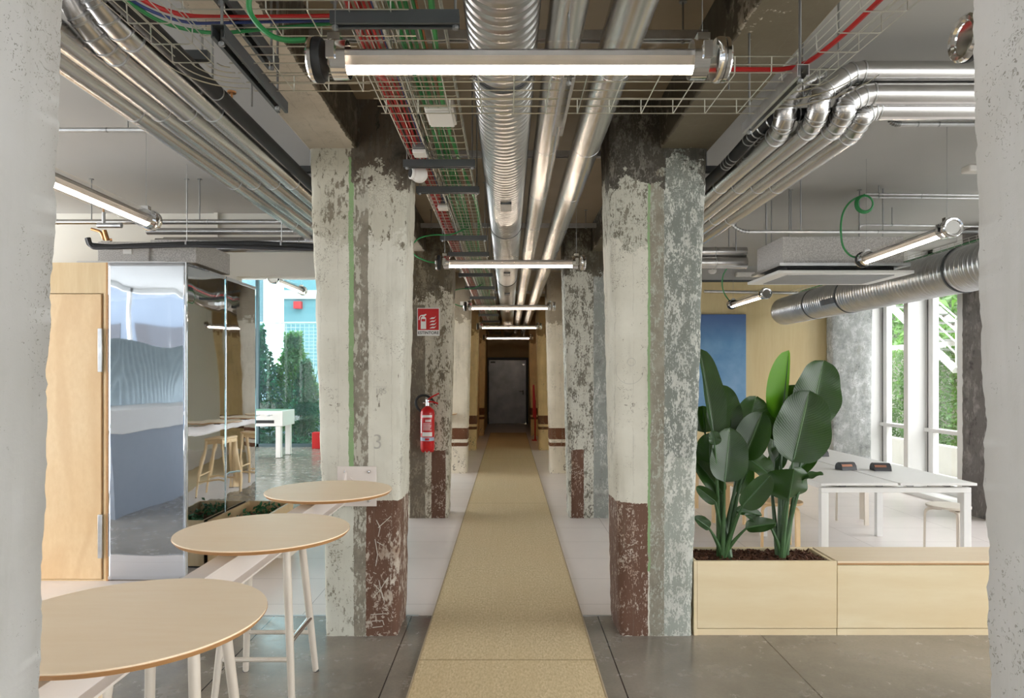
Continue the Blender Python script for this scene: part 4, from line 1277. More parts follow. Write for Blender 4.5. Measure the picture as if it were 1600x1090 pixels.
def round_table(loc, label, first=None):
    if first:
        return dup(first, loc, label)
    t = thing('round_table', label, 'table', (0, 0, 0))
    MB().lathe([(0, 0.315), (0.014, 0.325), (0.018, 0.325)], (0, 0, -0.018), (0, 0, 1), 96).build('tabletop', M['ply_top'], t, smooth=30)
    MB().lathe([(0, 0.316), (0.012, 0.3262), (0.0135, 0.3262), (0.0135, 0.31)], (0, 0, -0.0178), (0, 0, 1), 96).build('plywood_edge', M['ply_edge'], t, smooth=30)
    MB().box(-0.09, 0.04, -0.09, 0.09, -0.043, -0.018).build('mounting_plate', M['dark'], t)
    for x in (-0.075, 0.025):
        MB().lathe([(0, 0.007), (0.02, 0.007)], (x, -0.07, -0.05), (0, 0, 1), 8).build('bolt', M['chrome'], t)
    t.location = loc
    return t


TB = round_table((-0.945, 1.70, 1.0), 'large-looking round birch table nearest the camera, cut off by the left pillar')
round_table((-0.952, 2.66, 1.0), 'round birch table in the middle of the three on the white beam', TB)
round_table((-0.945, 3.60, 1.0), 'round birch table farthest along the beam, against the front left pillar', TB)
for y, lab in ((9.05, 'round birch table behind the pillars seen only in the mirrored panel, nearest'), (10.0, 'round birch table behind the pillars seen in the mirrored panel, middle one'), (10.95, 'round birch table behind the pillars seen in the mirrored panel, farthest')):
    round_table((-1.15, y, 1.0), lab, TB)
t2 = thing('table_beam', 'white steel beam behind the extinguisher pillar seen in the mirrored panel', 'beam', (-1.0, 9.8, 0.9))
MB().prism(prof, (-1.005, 8.09, 0.842), (1, 0, 0), (0, 0, 1), (0.0, 3.1, 0)).build('i_beam', M['beam_white'], t2, smooth=0)


def bar_stool(label, loc, legmat, seatmat, rotz=0):
    t = thing('bar_stool', label, 'stool', (0, 0, 0))
    H_ = 0.75
    # saddle seat: rounded square
    pr = []
    n_ = 48
    vs, fs = [], []
    for lv, (sc, z) in enumerate([(0.93, 0.0), (1.0, 0.012), (1.0, 0.022), (0.97, 0.028), (0.6, 0.024), (0.0, 0.021)]):
        for k in range(n_):
            a = 2 * math.pi * k / n_
            ca, sa = math.cos(a), math.sin(a)
            q = (abs(ca) ** 3.2 + abs(sa) ** 3.2) ** (-1 / 3.2)
            vs.append((0.185 * q * ca * sc, 0.165 * q * sa * sc, H_ + z))
    for lv in range(5):
        for k in range(n_):
            j = (k + 1) % n_
            fs.append((lv * n_ + k, lv * n_ + j, (lv + 1) * n_ + j, (lv + 1) * n_ + k))
    fs.append(tuple(range(n_))[::-1])
    MB().add(vs, fs).build('seat', seatmat, t, smooth=50)
    MB().box(-0.14, 0.14, -0.125, -0.105, H_ - 0.05, H_ - 0.001).box(-0.14, 0.14, 0.105, 0.125, H_ - 0.05, H_ - 0.001).box(-0.15, -0.13, -0.105, 0.105, H_ - 0.05, H_ - 0.001).box(0.13, 0.15, -0.105, 0.105, H_ - 0.05, H_ - 0.001).build('apron', legmat, t)
    def leg_at(sx, sy, z):
        k = 1 - z / H_
        return Vector((sx * (0.135 + 0.055 * k), sy * (0.118 + 0.085 * k), z))
    for sx in (-1, 1):
        for sy in (-1, 1):
            lg = MB().tube([leg_at(sx, sy, z) for z in (0.0, 0.3, 0.6, H_ + 0.004)], [0.016, 0.019, 0.0205, 0.019], 14).build('leg', legmat, t)
            MB().lathe([(0, 0.0165), (0.012, 0.0165)], leg_at(sx, sy, -0.001), (0, 0, 1), 14).build('glide', M['dark'], lg)
    for sy in (-1, 1):
        z = 0.22
        MB().tube([leg_at(-1, sy, z), leg_at(1, sy, z)], 0.0115, 10).build('stretcher', legmat, t)
    z = 0.30
    MB().tube([leg_at(-1, -1, z), leg_at(-1, 1, z)], 0.0115, 10).build('stretcher', legmat, t)
    MB().tube([leg_at(1, -1, z) + Vector((0, -0.01, 0)), leg_at(1, 1, z) + Vector((0, 0.01, 0))], 0.0155, 14).build('footrest', M['chrome'], t)
    t.location = loc
    t.rotation_euler = (0, 0, rotz)
    return t


bs = bar_stool('pale bar stool under the middle round table, its legs fully in view', (-1.235, 3.50, 0), M['wood_leg'], M['ply_top'])
dup(bs, (-1.235, 2.50, 0), 'pale bar stool between the nearest and the middle round table')
dup(bs, (-1.22, 1.66, 0), 'pale bar stool under the nearest round table, mostly hidden by the near pillar')
bn = bar_stool('natural wood bar stool reflected in the mirrored panel, nearer one', (-1.15, 9.15, 0), M['wood_nat'], M['wood_nat'])
bn.rotation_euler = (0, 0, math.pi)
dup(bn, (-1.30, 10.0, 0), 'natural wood bar stool reflected in the mirrored panel, farther one', rotz=math.pi)

# ------------------------------------------------------------------ extinguisher and signs on the second pillar
FY = 7.675
q = P(668, 660, FY - 0.09)
t = thing('fire_extinguisher', 'red fire extinguisher hanging on the flaking brown and white pillar', 'fire extinguisher', (q.x, q.y, 1.0))
zb = P(0, 704, FY - 0.09).z
prof = [(0, 0.055), (0.01, 0.070), (0.03, 0.078), (0.42, 0.078), (0.455, 0.070), (0.48, 0.045), (0.495, 0.022), (0.51, 0.02)]
MB().lathe(prof, (q.x, q.y, zb), (0, 0, 1), 36).build('cylinder', M['red'], t)
m = MB()
for k in range(8):
    a = k / 8 * 2 * math.pi
    m.lathe([(0, 0.0), (0.02, 0.014), (0.03, 0.016)], (q.x + 0.058 * math.cos(a), q.y + 0.058 * math.sin(a), zb - 0.018), (0, 0, 1), 8)
m.build('base_skirt', M['red'], t)
MB().tube([(q.x, q.y, zb + 0.50), (q.x, q.y, zb + 0.57)], 0.022, 14).tube([(q.x - 0.05, q.y, zb + 0.535), (q.x + 0.05, q.y, zb + 0.535)], 0.012, 10).build('valve', M['chrome'], t)
MB().tube([(q.x - 0.01, q.y - 0.01, zb + 0.555), (q.x + 0.05, q.y - 0.02, zb + 0.60), (q.x + 0.13, q.y - 0.02, zb + 0.64)], 0.009, 8).tube([(q.x - 0.01, q.y - 0.01, zb + 0.545), (q.x + 0.06, q.y - 0.02, zb + 0.545), (q.x + 0.12, q.y - 0.02, zb + 0.525)], 0.009, 8).build('lever', M['red'], t)
hp = [P(px, py, FY - 0.09) for px, py in ((664, 644), (655, 641), (650, 633), (650, 624), (656, 618), (665, 617), (674, 622), (680, 631))]
MB().tube(curve_pts(hp, 0.06, 4), 0.014, 10).build('hose', M['black'], t)
MB().tube([hp[-1], hp[-1] + Vector((0.03, -0.01, -0.02))], [0.013, 0.018], 10).build('nozzle', M['chrome'], t)


def cyl_patch(cx, cy, r, a0, a1, z0, z1, mat, name, par, n_=12):
    vs, fs = [], []
    for k in range(n_ + 1):
        a = math.radians(a0 + (a1 - a0) * k / n_)
        for z in (z0, z1):
            vs.append((cx + r * math.sin(a), cy - r * math.cos(a), z))
    for k in range(n_):
        fs.append((2 * k, 2 * k + 2, 2 * k + 3, 2 * k + 1))
    return MB().add(vs, fs).build(name, mat, par)


r = 0.0795
cyl_patch(q.x, q.y, r, -75, 75, zb + 0.115, zb + 0.155, M['label_blue'], 'blue_band_label', t)
cyl_patch(q.x, q.y, r + 0.001, -14, 20, zb + 0.122, zb + 0.146, M['red'], 'red_mark', t)
cyl_patch(q.x, q.y, r, -38, 46, zb + 0.165, zb + 0.212, M['white_paint'], 'white_panel_label', t)
cyl_patch(q.x, q.y, r, -62, -46, zb + 0.20, zb + 0.36, M['white_paint'], 'side_label', t)
cyl_patch(q.x, q.y, r, -42, 46, zb + 0.375, zb + 0.400, M['white_paint'], 'printed_heading', t)
for k in range(7):
    cyl_patch(q.x, q.y, r, -30, 40 - (k * 13) % 17, zb + 0.235 + k * 0.012, zb + 0.239 + k * 0.012, M['white_paint'], 'printed_line', t)
for k in range(5):
    cyl_patch(q.x, q.y, r, -10 + k * 10, -4 + k * 10, zb + 0.325, zb + 0.350, M['white_paint'], 'printed_letter', t)


def text_obj(body, size, loc, mat, parent, o0, name='lettering', rot=(H2, 0, 0), align='CENTER', ext=0.0006, offset=0.0, label=None):
    cu = bpy.data.curves.new(name, 'FONT')
    cu.body = body
    cu.size = size
    cu.extrude = ext
    cu.offset = offset
    cu.align_x = align
    cu.align_y = 'CENTER'
    tmp = bpy.data.objects.new(name, cu)
    COL.objects.link(tmp)
    me = bpy.data.meshes.new_from_object(tmp.evaluated_get(bpy.context.evaluated_depsgraph_get()))
    bpy.data.objects.remove(tmp)
    me.materials.clear()
    me.materials.append(mat)
    o = bpy.data.objects.new(name, me)
    COL.objects.link(o)
    o.parent = parent
    o.location = Vector(loc) - Vector(o0)
    o.rotation_euler = rot
    if label:
        o['label'] = label
    return o


a, b = P(652, 481, FY), P(687, 524.5, FY)
cz, w_ = (a.z + b.z) / 2, (b.x - a.x)
o0 = ((a.x + b.x) / 2, FY - 0.004, cz)
sg = MB().box(a.x, b.x, FY - 0.010, FY - 0.006, b.z, a.z).build('fire_extinguisher_sign', M['white_paint'], loc=o0, bevel=0.001, label='red and white ESTINTORE sign with extinguisher and flame symbols on the pillar', cat='sign')
zr0 = P(0, 515.5, FY).z
MB().box(a.x + 0.008, b.x - 0.008, FY - 0.0115, FY - 0.010, zr0, a.z - 0.008).build('red_field', M['red'], sg, loc=o0)
y_ = FY - 0.0125
ex = a.x + w_ * 0.28
zl = zr0 + 0.012
m = MB()
def fl(poly):
    m.prism(poly, (0, y_, 0), (1, 0, 0), (0, 0, 1), (0, 0.0009, 0))
fl([(ex - .030, zl), (ex + .030, zl), (ex + .030, zl + .085), (ex - .030, zl + .085)])
fl([(ex - .030, zl + .112), (ex + .030, zl + .112), (ex + .026, zl + .128), (ex + .012, zl + .138), (ex - .012, zl + .138), (ex - .026, zl + .128)])
fl([(ex - .030, zl + .085), (ex - .022, zl + .085), (ex - .022, zl + .112), (ex - .030, zl + .112)])
fl([(ex + .022, zl + .085), (ex + .030, zl + .085), (ex + .030, zl + .112), (ex + .022, zl + .112)])
fl([(ex - .008, zl + .14), (ex + .010, zl + .14), (ex + .034, zl + .160), (ex + .030, zl + .168), (ex + .0, zl + .160), (ex - .03, zl + .156), (ex - .048, zl + .135), (ex - .054, zl + .10), (ex - .046, zl + .10), (ex - .038, zl + .132), (ex - .024, zl + .148)])
m.build('extinguisher_symbol', M['white_paint'], sg, loc=o0, smooth=0)
m = MB()
fx = a.x + w_ * 0.72
for k, (dz, s) in enumerate([(0, 1.0), (.035, 1.0), (.070, 0.95), (.105, 0.9)]):
    z = zl + .008 + dz
    pts_ = []
    N_ = 10
    for i in range(N_ + 1):
        u = i / N_
        pts_.append((fx - .04 + .075 * u * s, z + .045 * u ** 2.2 + .012 * math.sin(u * 5)))
    for i in range(N_, -1, -1):
        u = i / N_
        th = .017 * math.sin(math.pi * min(1, u * 1.0 + 0.02)) ** 0.8
        pts_.append((fx - .04 + .075 * u * s, z + .045 * u ** 2.2 + .012 * math.sin(u * 5) - th))
    fl(pts_)
m.build('flame_symbol', M['white_paint'], sg, loc=o0, smooth=0)
text_obj('ESTINTORE', 0.046, ((a.x + b.x) / 2, FY - 0.0106, P(0, 520, FY).z), M['black_print'], sg, o0, offset=0.0007)

# scratched and pencilled marks on the front left pillar
def marks(name, parent, strokes, mat, Y, r=0.003, label=None):
    m = MB()
    for s in strokes:
        m.tube([P(x, y, Y) for x, y in s], r, 5)
    m.build(name, mat, parent, label=label)


marks('scratched_writing', PFL, [
    [(588, 812), (594, 824), (591, 838)], [(611, 806), (600, 816), (591, 824)], [(586, 842), (590, 866), (587, 884)],
    [(583, 894), (588, 896)], [(606, 902), (594, 921), (583, 934)], [(584, 912), (597, 926), (601, 941)], [(592, 906), (598, 934)],
    [(579, 960), (604, 958)], [(581, 970), (598, 969), (600, 976)], [(582, 980), (598, 978)], [(589, 846), (599, 852)]], M['chalk'], 4.198, 0.0026, 'rough white scratched letters on the brown paint')
text_obj('3', 0.13, P(590, 691, 4.195), M['pencil'], PFL, PFL['_o'], 'pencil_mark', offset=-0.0012)
text_obj('185', 0.05, P(595, 611, 4.195), M['pencil'], PFL, PFL['_o'], 'pencil_mark', offset=-0.0006)
MB().box(P(583, 0, 4.19).x, P(604, 0, 4.19).x, 4.194, 4.196, P(0, 604.5, 4.19).z, P(0, 604, 4.19).z).build('pencil_mark', M['pencil'], PFL)
cr = P(984, 578, 4.192)
MB().tube([cr + Vector((0.085 * math.cos(a / 20 * math.pi * 1.25 + 2.6), 0, 0.085 * math.sin(a / 20 * math.pi * 1.25 + 2.6))) for a in range(21)], 0.0012, 5).tube([cr + Vector((0.01 + 0.024 * math.cos(a / 20 * math.pi * 2), 0, 0.05 + 0.024 * math.sin(a / 20 * math.pi * 2))) for a in range(21)], 0.0012, 5).build('pencil_mark', M['pencil'], PFR)

# red stand near the steel door
x_ = 0.50
t = thing('call_point_stand', 'slim red stand on the right near the steel door', 'stand', (0.66, 16.9, 0))
MB().tube([(0.66, 16.9, 0.0), (0.66, 16.9, 1.0)], 0.018, 10).box(0.58, 0.70, 16.82, 17.02, 0.0, 0.02).build('post', M['red'], t)
MB().prism([(0.0, 0.58), (0.09, 0.56), (0.09, 0.66), (0.04, 1.38), (0.0, 1.38)], (0.60, 16.87, 0), (1, 0, 0), (0, 0, 1), (0, 0.05, 0)).build('panel', M['red'], t, bevel=0.004)

# ------------------------------------------------------------------ right: planter, bench
t = thing('planter_box', 'pale plywood planter box filled with bark beside the front right pillar', 'planter', (1.6, 4.38, 0))
x0, x1 = 1.165, 2.025
y0, y1 = 4.21, 4.56
MB().box(x0, x1, y0, y0 + 0.02, 0.045, 0.458).build('front_panel', M['ply_bench'], t, bevel=0.001)
MB().box(x0 - 0.022, x0 - 0.001, y0 - 0.0, y1, 0.0, 0.458).build('side_panel', M['ply_bench'], t, bevel=0.001)
MB().box(x1 - 0.02, x1 - 0.001, y0 + 0.021, y1 - 0.021, 0.045, 0.452).build('side_panel', M['ply_bench'], t)
MB().box(x0, x1, y1 - 0.02, y1, 0.045, 0.458).build('back_panel', M['ply_bench'], t, bevel=0.001)
MB().box(x0, x1, y0 + 0.006, y1, 0.0, 0.040).build('plinth', M['ply_bench'], t)
MB().box(x0 + 0.004, x1 - 0.024, y0 + 0.022, y1 - 0.022, 0.05, 0.425).build('soil', M['mulch'], t)
rnd = random.Random(9)
m = MB()
for k in range(1500):
    c = Vector((rnd.uniform(x0 + .02, x1 - .04), rnd.uniform(y0 + .03, y1 - .03), 0.428 + rnd.random() * 0.022))
    mt = Matrix.Rotation(rnd.uniform(0, 6.28), 3, 'Z') @ Matrix.Rotation(rnd.gauss(0, 0.5), 3, 'X') @ Matrix.Rotation(rnd.gauss(0, 0.5), 3, 'Y')
    m.obox(c, (rnd.uniform(.015, .04), rnd.uniform(.006, .014), rnd.uniform(.002, .005)), mt)
m.build('bark_mulch', M['mulch'], loc=(1.6, 4.38, 0.43), smooth=0, label='brown bark chips covering the soil of the big planter', cat='mulch', kind='stuff')

t = thing('storage_bench', 'long pale plywood bench continuing right of the planter', 'bench', (2.7, 4.38, 0))
x0, x1 = 2.03, 3.45
MB().box(x0, x1, y0 + 0.002, y0 + 0.02, 0.045, 0.432).build('front_panel', M['ply_bench'], t, bevel=0.001)
MB().box(x0, x1, y0 + 0.03, y1, 0.045, 0.434).build('carcass', M['ply_bench'], t)
MB().box(x0, x1, y0, y1 + 0.0, 0.436, 0.458).build('seat_board', plywood('pale_bench_top', C(232, 214, 184), C(220, 196, 160), rot=(0.1, 1, 1), sc=3, fig=0.3), t, bevel=0.001)
MB().box(x0, x1, y0 - 0.0005, y0 + 0.001, 0.437, 0.446).build('plywood_edge', M['ply_edge'], t)
MB().box(x0, x1, y0 + 0.006, y1, 0.0, 0.040).build('plinth', M['ply_bench'], t)

# ------------------------------------------------------------------ bird of paradise plants
def leaf_mesh(base, tip, w, nrm, fold=0.5, droop=0.0, side=(1, 1), wave=0.05, seed=0, nu=6, nv=22, curl=0.0):
    rnd = random.Random(seed)
    base, tip, nrm = Vector(base), Vector(tip), Vector(nrm).normalized()
    ax = tip - base
    L = ax.length
    ax.normalize()
    sd = ax.cross(nrm).normalized()
    nn = sd.cross(ax).normalized()
    m = MB()
    ph = rnd.uniform(0, 6)
    idx = {}
    for j in range(nv + 1):
        v = j / nv
        # ovate outline
        prof = max(0.0, 1 - abs(2 * v ** 0.85 - 1) ** 2.3) ** 0.55
        prof *= (1.04 - 0.10 * v)
        c = base + ax * L * v - nn * droop * L * v * v
        for i in range(-nu, nu + 1):
            s = i / nu
            k = side[0] if s < 0 else side[1]
            ww = w * 0.5 * prof * k
            lift = abs(s) * ww * fold - curl * ww * s * s
            lift += wave * w * 0.5 * math.sin(v * 13 + ph + s * 1.5) * abs(s) ** 2
            p = c + sd * s * ww * (1 - 0.12 * fold * abs(s)) + nn * lift - ax * 0.10 * L * (abs(s) ** 1.5) * (0.6 - v)
            idx[(i, j)] = len(m.v)
            m.v.append(tuple(p))
            m.uv[len(m.v) - 1] = (abs(s) * 1.0, v)
    for j in range(nv):
        for i in range(-nu, nu):
            m.f.append((idx[(i, j)], idx[(i + 1, j)], idx[(i + 1, j + 1)], idx[(i, j + 1)]))
    return m, [base + ax * L * v - nn * droop * L * v * v for v in (0, 0.25, 0.5, 0.75, 0.95)]


def plant(label, root, leaves):
    t = thing('bird_of_paradise', label, 'plant', tuple(root))
    for i, lf in enumerate(leaves):
        (bx, by), (tx, ty), wpx, Yb, Yt, nrm, kw = lf
        base, tip = P(bx, by, Yb), P(tx, ty, Yt)
        w = wpx * 1.06 * (Yb + Yt) / 2 / FPX
        mat = M['leaf']
        kw = dict(kw)
        if kw.pop('young', False):
            mat = M['leaf_young']
        via = kw.pop('via', None)
        m, mid = leaf_mesh(base, tip, w, nrm, seed=i * 7 + 1, **kw)
        lo = m.build('leaf', mat, t, smooth=80)
        MB().tube(mid, [0.006, 0.005, 0.004, 0.003, 0.0015], 6).build('midrib', M['stem'], lo, loc=tuple(root))
        rj = random.Random(i)
        r0 = Vector(root) + Vector((rj.uniform(-.035, .035), rj.uniform(-.03, .03), 0))
        mid1 = r0.lerp(base, 0.5) + Vector(((r0.x - base.x) * 0.14, 0, 0.05 * (base - r0).length))
        pts_ = [r0]
        for k in range(1, 9):
            s = k / 8
            pts_.append(r0 * (1 - s) ** 2 + mid1 * 2 * s * (1 - s) + base * s * s)
        MB().tube(pts_, [0.019 - 0.0016 * k for k in range(9)], 8).build('leaf_stalk', M['stem'], t)
    return t


def cp(x, y):
    return (1080 + x / 2.868, 520 + y / 2.868)


FN = (0, -1, 0.15)
right_leaves = [
    (cp(532, 395), cp(592, 132), 76, 4.45, 4.50, (0.1, -1, 0.1), dict(fold=0.25, side=(1.05, 0.95), wave=0.08)),
    (cp(458, 562), cp(528, 268), 86, 4.33, 4.40, (0.0, -1, 0.2), dict(fold=0.25, wave=0.07)),
    (cp(395, 480), cp(470, 240), 56, 4.50, 4.52, (-0.3, -1, 0.1), dict(fold=0.3, wave=0.06)),
    (cp(408, 375), cp(437, 88), 60, 4.50, 4.50, (-0.3, -1, 0.0), dict(fold=0.5, side=(0.95, 0.16), young=True, wave=0.03)),
    (cp(436, 742), cp(462, 610), 66, 4.28, 4.22, (0.1, -1, 0.6), dict(fold=-0.25, wave=0.12, curl=0.2)),
    (cp(446, 640), cp(556, 548), 26, 4.40, 4.45, (0.2, -0.7, 0.6), dict(fold=0.6, wave=0.1)),
    (cp(385, 605), cp(355, 400), 38, 4.52, 4.54, (0.5, -1, 0.0), dict(fold=0.3)),
    (cp(500, 655), cp(590, 632), 14, 4.30, 4.25, (0.0, -0.6, 0.8), dict(fold=0.6, wave=0.2)),
    (cp(350, 600), cp(420, 520), 30, 4.50, 4.54, (0.3, -1, 0.2), dict(fold=0.3)),
    (cp(355, 868), cp(232, 818), 14, 4.30, 4.26, (0, -0.8, 0.5), dict(fold=0.5, droop=-0.1)),
]
left_leaves = [
    (cp(98, 445), cp(40, 84), 40, 4.32, 4.42, (0.45, -1, 0.0), dict(fold=0.7, side=(0.75, 1.1), wave=0.05)),
    (cp(150, 450), cp(130, 238), 54, 4.44, 4.50, (0.0, -1, 0.1), dict(fold=0.3, wave=0.06)),
    (cp(228, 490), cp(290, 290), 66, 4.50, 4.50, (0.2, -1, 0.1), dict(fold=0.25, wave=0.06)),
    (cp(238, 558), cp(318, 362), 52, 4.36, 4.40, (-0.5, -1, 0.0), dict(fold=0.5, wave=0.05)),
    (cp(150, 655), cp(172, 432), 62, 4.26, 4.30, (0.15, -1, 0.1), dict(fold=0.3, wave=0.04)),
    (cp(84, 650), cp(80, 455), 50, 4.36, 4.40, (-0.1, -1, 0.1), dict(fold=0.3)),
    (cp(250, 560), cp(372, 640), 40, 4.34, 4.28, (0.1, -0.8, 0.6), dict(fold=0.3, droop=0.1, wave=0.08)),
    (cp(232, 772), cp(352, 640), 38, 4.24, 4.24, (0.3, -1, 0.4), dict(fold=0.5, wave=0.05)),
    (cp(212, 712), cp(262, 600), 30, 4.44, 4.46, (0.3, -1, 0.1), dict(fold=0.3)),
    (cp(136, 712), cp(26, 575), 30, 4.30, 4.34, (-0.3, -1, 0.3), dict(fold=0.5, wave=0.06)),
    (cp(108, 756), cp(26, 690), 20, 4.28, 4.30, (-0.3, -1, 0.3), dict(fold=0.5)),
    (cp(78, 872), cp(14, 826), 19, 4.26, 4.26, (0, -0.8, 0.5), dict(fold=0.5)),
    (cp(205, 800), cp(318, 806), 19, 4.28, 4.28, (0, -0.7, 0.7), dict(fold=0.5, droop=0.15)),
    (cp(250, 872), cp(378, 850), 24, 4.24, 4.22, (0, -0.8, 0.6), dict(fold=0.3, droop=0.05, wave=0.08)),
    (cp(105, 500), cp(96, 440), 20, 4.22, 4.24, (0, -1, 0.2), dict(fold=0.6, wave=0.1)),
    (cp(60, 440), cp(52, 330), 40, 4.46, 4.5, (0, -1, 0.0), dict(fold=0.3)),
]
rl = P(1225, 872, 4.34)
ll = P(1133, 874, 4.34)
plant('broad-leaved bird of paradise plant at the right side of the planter with the tallest leaf', (rl.x, 4.36, 0.42), right_leaves)
plant('bird of paradise plant at the left side of the planter against the pillar', (ll.x, 4.36, 0.42), left_leaves)

# ------------------------------------------------------------------ desks, sockets, round stools
t = thing('desk', 'long white bench desk with split top in the right-hand room', 'desk', (3.12, 6.8, 0))
for xa, xb in ((2.50, 3.115), (3.135, 3.75)):
    MB().box(xa, xb, 5.46, 8.12, 0.722, 0.742).build('tabletop', M['white_metal'], t, bevel=0.002)
for y in (5.50, 6.80, 8.02):
    m = MB().box(2.52, 2.58, y, y + 0.05, 0.0, 0.66).box(3.67, 3.73, y, y + 0.05, 0.0, 0.66).box(2.52, 3.73, y, y + 0.05, 0.66, 0.70)
    m.build('leg_frame', M['white_metal'], t, bevel=0.003)
m = MB().box(2.60, 2.64, 5.55, 8.02, 0.66, 0.70).box(3.60, 3.64, 5.55, 8.02, 0.66, 0.70)
m.build('side_rail', M['white_metal'], t)
m = MB()
for y in (5.56, 6.85, 7.9):
    for x in (2.7, 3.0, 3.25, 3.55):
        m.box(x, x + 0.05, y, y + 0.04, 0.70, 0.722)
m.build('spacer', M['dark'], t)
MB().box(2.85, 3.40, 5.9, 7.8, 0.60, 0.62).build('cable_basket', M['wire'], t)
for k, (px, py, Y_, rz, lab) in enumerate([(1322, 731, 6.25, 0.15, 'black power socket box with copper face on the desk, left of the two near ones'), (1376, 734, 6.2, -0.1, 'black power socket box with copper face on the desk, right of the two near ones'), (1281, 711, 7.3, 0.1, 'black power socket box at the far end of the desk by the leaf')]):
    q = P(px, py, Y_)
    t = thing('power_socket', lab, 'socket', (q.x, q.y, 0.742))
    prof = [(-0.055, 0), (0.055, 0), (0.055, 0.03), (0.040, 0.055), (0.012, 0.070), (-0.015, 0.068), (-0.042, 0.042)]
    R_ = Matrix.Rotation(rz, 3, 'Z')
    MB().prism(prof, Vector((q.x, q.y, 0.742)) - R_ @ Vector((0.075, 0, 0)), R_ @ Vector((0, 1, 0)), (0, 0, 1), R_ @ Vector((0.15, 0, 0))).build('housing', M['dark'], t, bevel=0.003)
    MB().prism([(-0.046, 0.034), (-0.034, 0.051), (-0.036, 0.053), (-0.048, 0.0355)], Vector((q.x, q.y, 0.742)) - R_ @ Vector((0.068, 0, 0)), R_ @ Vector((0, 1, 0)), (0, 0, 1), R_ @ Vector((0.10, 0, 0))).build('socket_face', plain('copper_trim', C(170, 120, 96), 0.35, 0.6), t)


def round_stool(label, loc, mat, rotz):
    t = thing('round_stool', label, 'stool', (0, 0, 0))
    MB().lathe([(0, 0.172), (0.003, 0.175), (0.019, 0.175), (0.022, 0.172)], (0, 0, 0.418), (0, 0, 1), 48).build('seat', mat, t, smooth=30)
    for k in range(3):
        a = k * 2 * math.pi / 3 + 0.4
        d = Vector((math.cos(a), math.sin(a), 0))
        wd = Vector((-d.y, d.x, 0))
        path = [(0.05, 0.408), (0.12, 0.408), (0.155, 0.402), (0.178, 0.385), (0.188, 0.355), (0.192, 0.0)]
        th = 0.018
        inner = [(0.05, 0.390), (0.118, 0.390), (0.142, 0.385), (0.160, 0.372), (0.170, 0.350), (0.174, 0.0)]
        MB().prism([(p_[0], p_[1]) for p_ in path] + [(p_[0], p_[1]) for p_ in inner[::-1]], -wd * 0.024, d, (0, 0, 1), wd * 0.048).build('leg', mat, t, smooth=40)
    t.location = loc
    t.rotation_euler = (0, 0, rotz)
    return t


ws = round_stool('pale wooden round stool at the right end of the desk', (3.93, 6.10, 0.01), M['wood_leg'], 2.2)
dup(ws, (3.78, 7.45, 0.01), 'pale round stool under the desk on the window side, seen between the legs', rotz=0.3)
ns = round_stool('natural birch round stool behind the right plant', (2.53, 6.30, 0.01), M['wood_nat'], 0.5)
dup(ns, (2.40, 7.45, 0.01), 'natural birch round stool behind the left plant, middle of the row', rotz=0.9)
dup(ns, (2.38, 8.35, 0.01), 'natural birch round stool behind the left plant, farthest by the plywood wall', rotz=1.5)
dup(ns, (3.45, 8.6, 0.01), 'natural birch round stool at the far end of the desk', rotz=0.2)

# ------------------------------------------------------------------ reception counter reflected in the steel panel
t = thing('reception_counter', 'grey-blue counter with thick white top left of the camera, seen in the steel panel', 'counter', (-4.8, 0.6, 0))
MB().box(-5.0, -4.40, -1.8, 3.05, 0.0, 0.96).build('front', plain('grey_blue_laminate', C(150, 160, 174), 0.5, var=0.02), t)
MB().box(-5.02, -4.34, -1.85, 3.10, 0.96, 1.22).build('worktop', M['white_metal'], t, bevel=0.004)
m = MB()
vs, fs = [], []
NN = 120
for k in range(NN + 1):
    y = -1.8 + 4.6 * k / NN
    x = -5.5 + 0.018 * math.sin(k * 2 * math.pi / 4)
    vs += [(x, y, 0.0), (x, y, 2.1)]
for k in range(NN):
    fs.append((2 * k, 2 * k + 2, 2 * k + 3, 2 * k + 1))
o = MB().add(vs, fs).build('corrugated_screen', M['corr'], loc=(-5.5, 0, 0), label='corrugated sheet screen behind the reception counter, seen in the steel panel', cat='screen')
md = o.modifiers.new('thickness', 'SOLIDIFY')
md.thickness = 0.003

# ------------------------------------------------------------------ far room: table football, glazing, garden
t = thing('foosball_table', 'white table football table standing before the garden glazing', 'game table', (-5.0, 13.6, 0))
X0, X1, Y0, Y1 = -5.75, -4.38, 13.25, 13.98
MB().box(X0, X1, Y0, Y1, 0.62, 0.92).build('cabinet', M['white_metal'], t, bevel=0.008)
MB().box(X0 + 0.05, X1 - 0.05, Y0 + 0.05, Y1 - 0.05, 0.918, 0.925).build('playfield', plain('green_playfield', C(90, 130, 96), 0.6), t)
for x in (X0 + 0.1, X1 - 0.1):
    for y in (Y0 + 0.08, Y1 - 0.08):
        MB().box(x - 0.05, x + 0.05, y - 0.05, y + 0.05, 0.01, 0.62).build('leg', M['white_metal'], t, bevel=0.004)
for k in range(5):
    x = X0 + 0.2 + k * 0.24
    MB().tube([(x, Y0 - 0.25, 0.84), (x, Y1 + 0.15, 0.84)], 0.008, 8).tube([(x, Y0 - 0.25, 0.84), (x, Y0 - 0.14, 0.84)], 0.018, 10).build('rod', M['galv'], t)
MB().box(-4.90, -4.55, Y0 - 0.006, Y0 + 0.01, 0.68, 0.74).build('ball_slot', M['black'], t)
q = P(494, 703, 15.0)
MB().box(-4.32, -3.95, 15.0, 15.2, 0.0, 0.36).build('red_box', M['red'], loc=(-4.2, 15.1, 0), bevel=0.01, label='small red box on the floor by the garden glazing', cat='box')
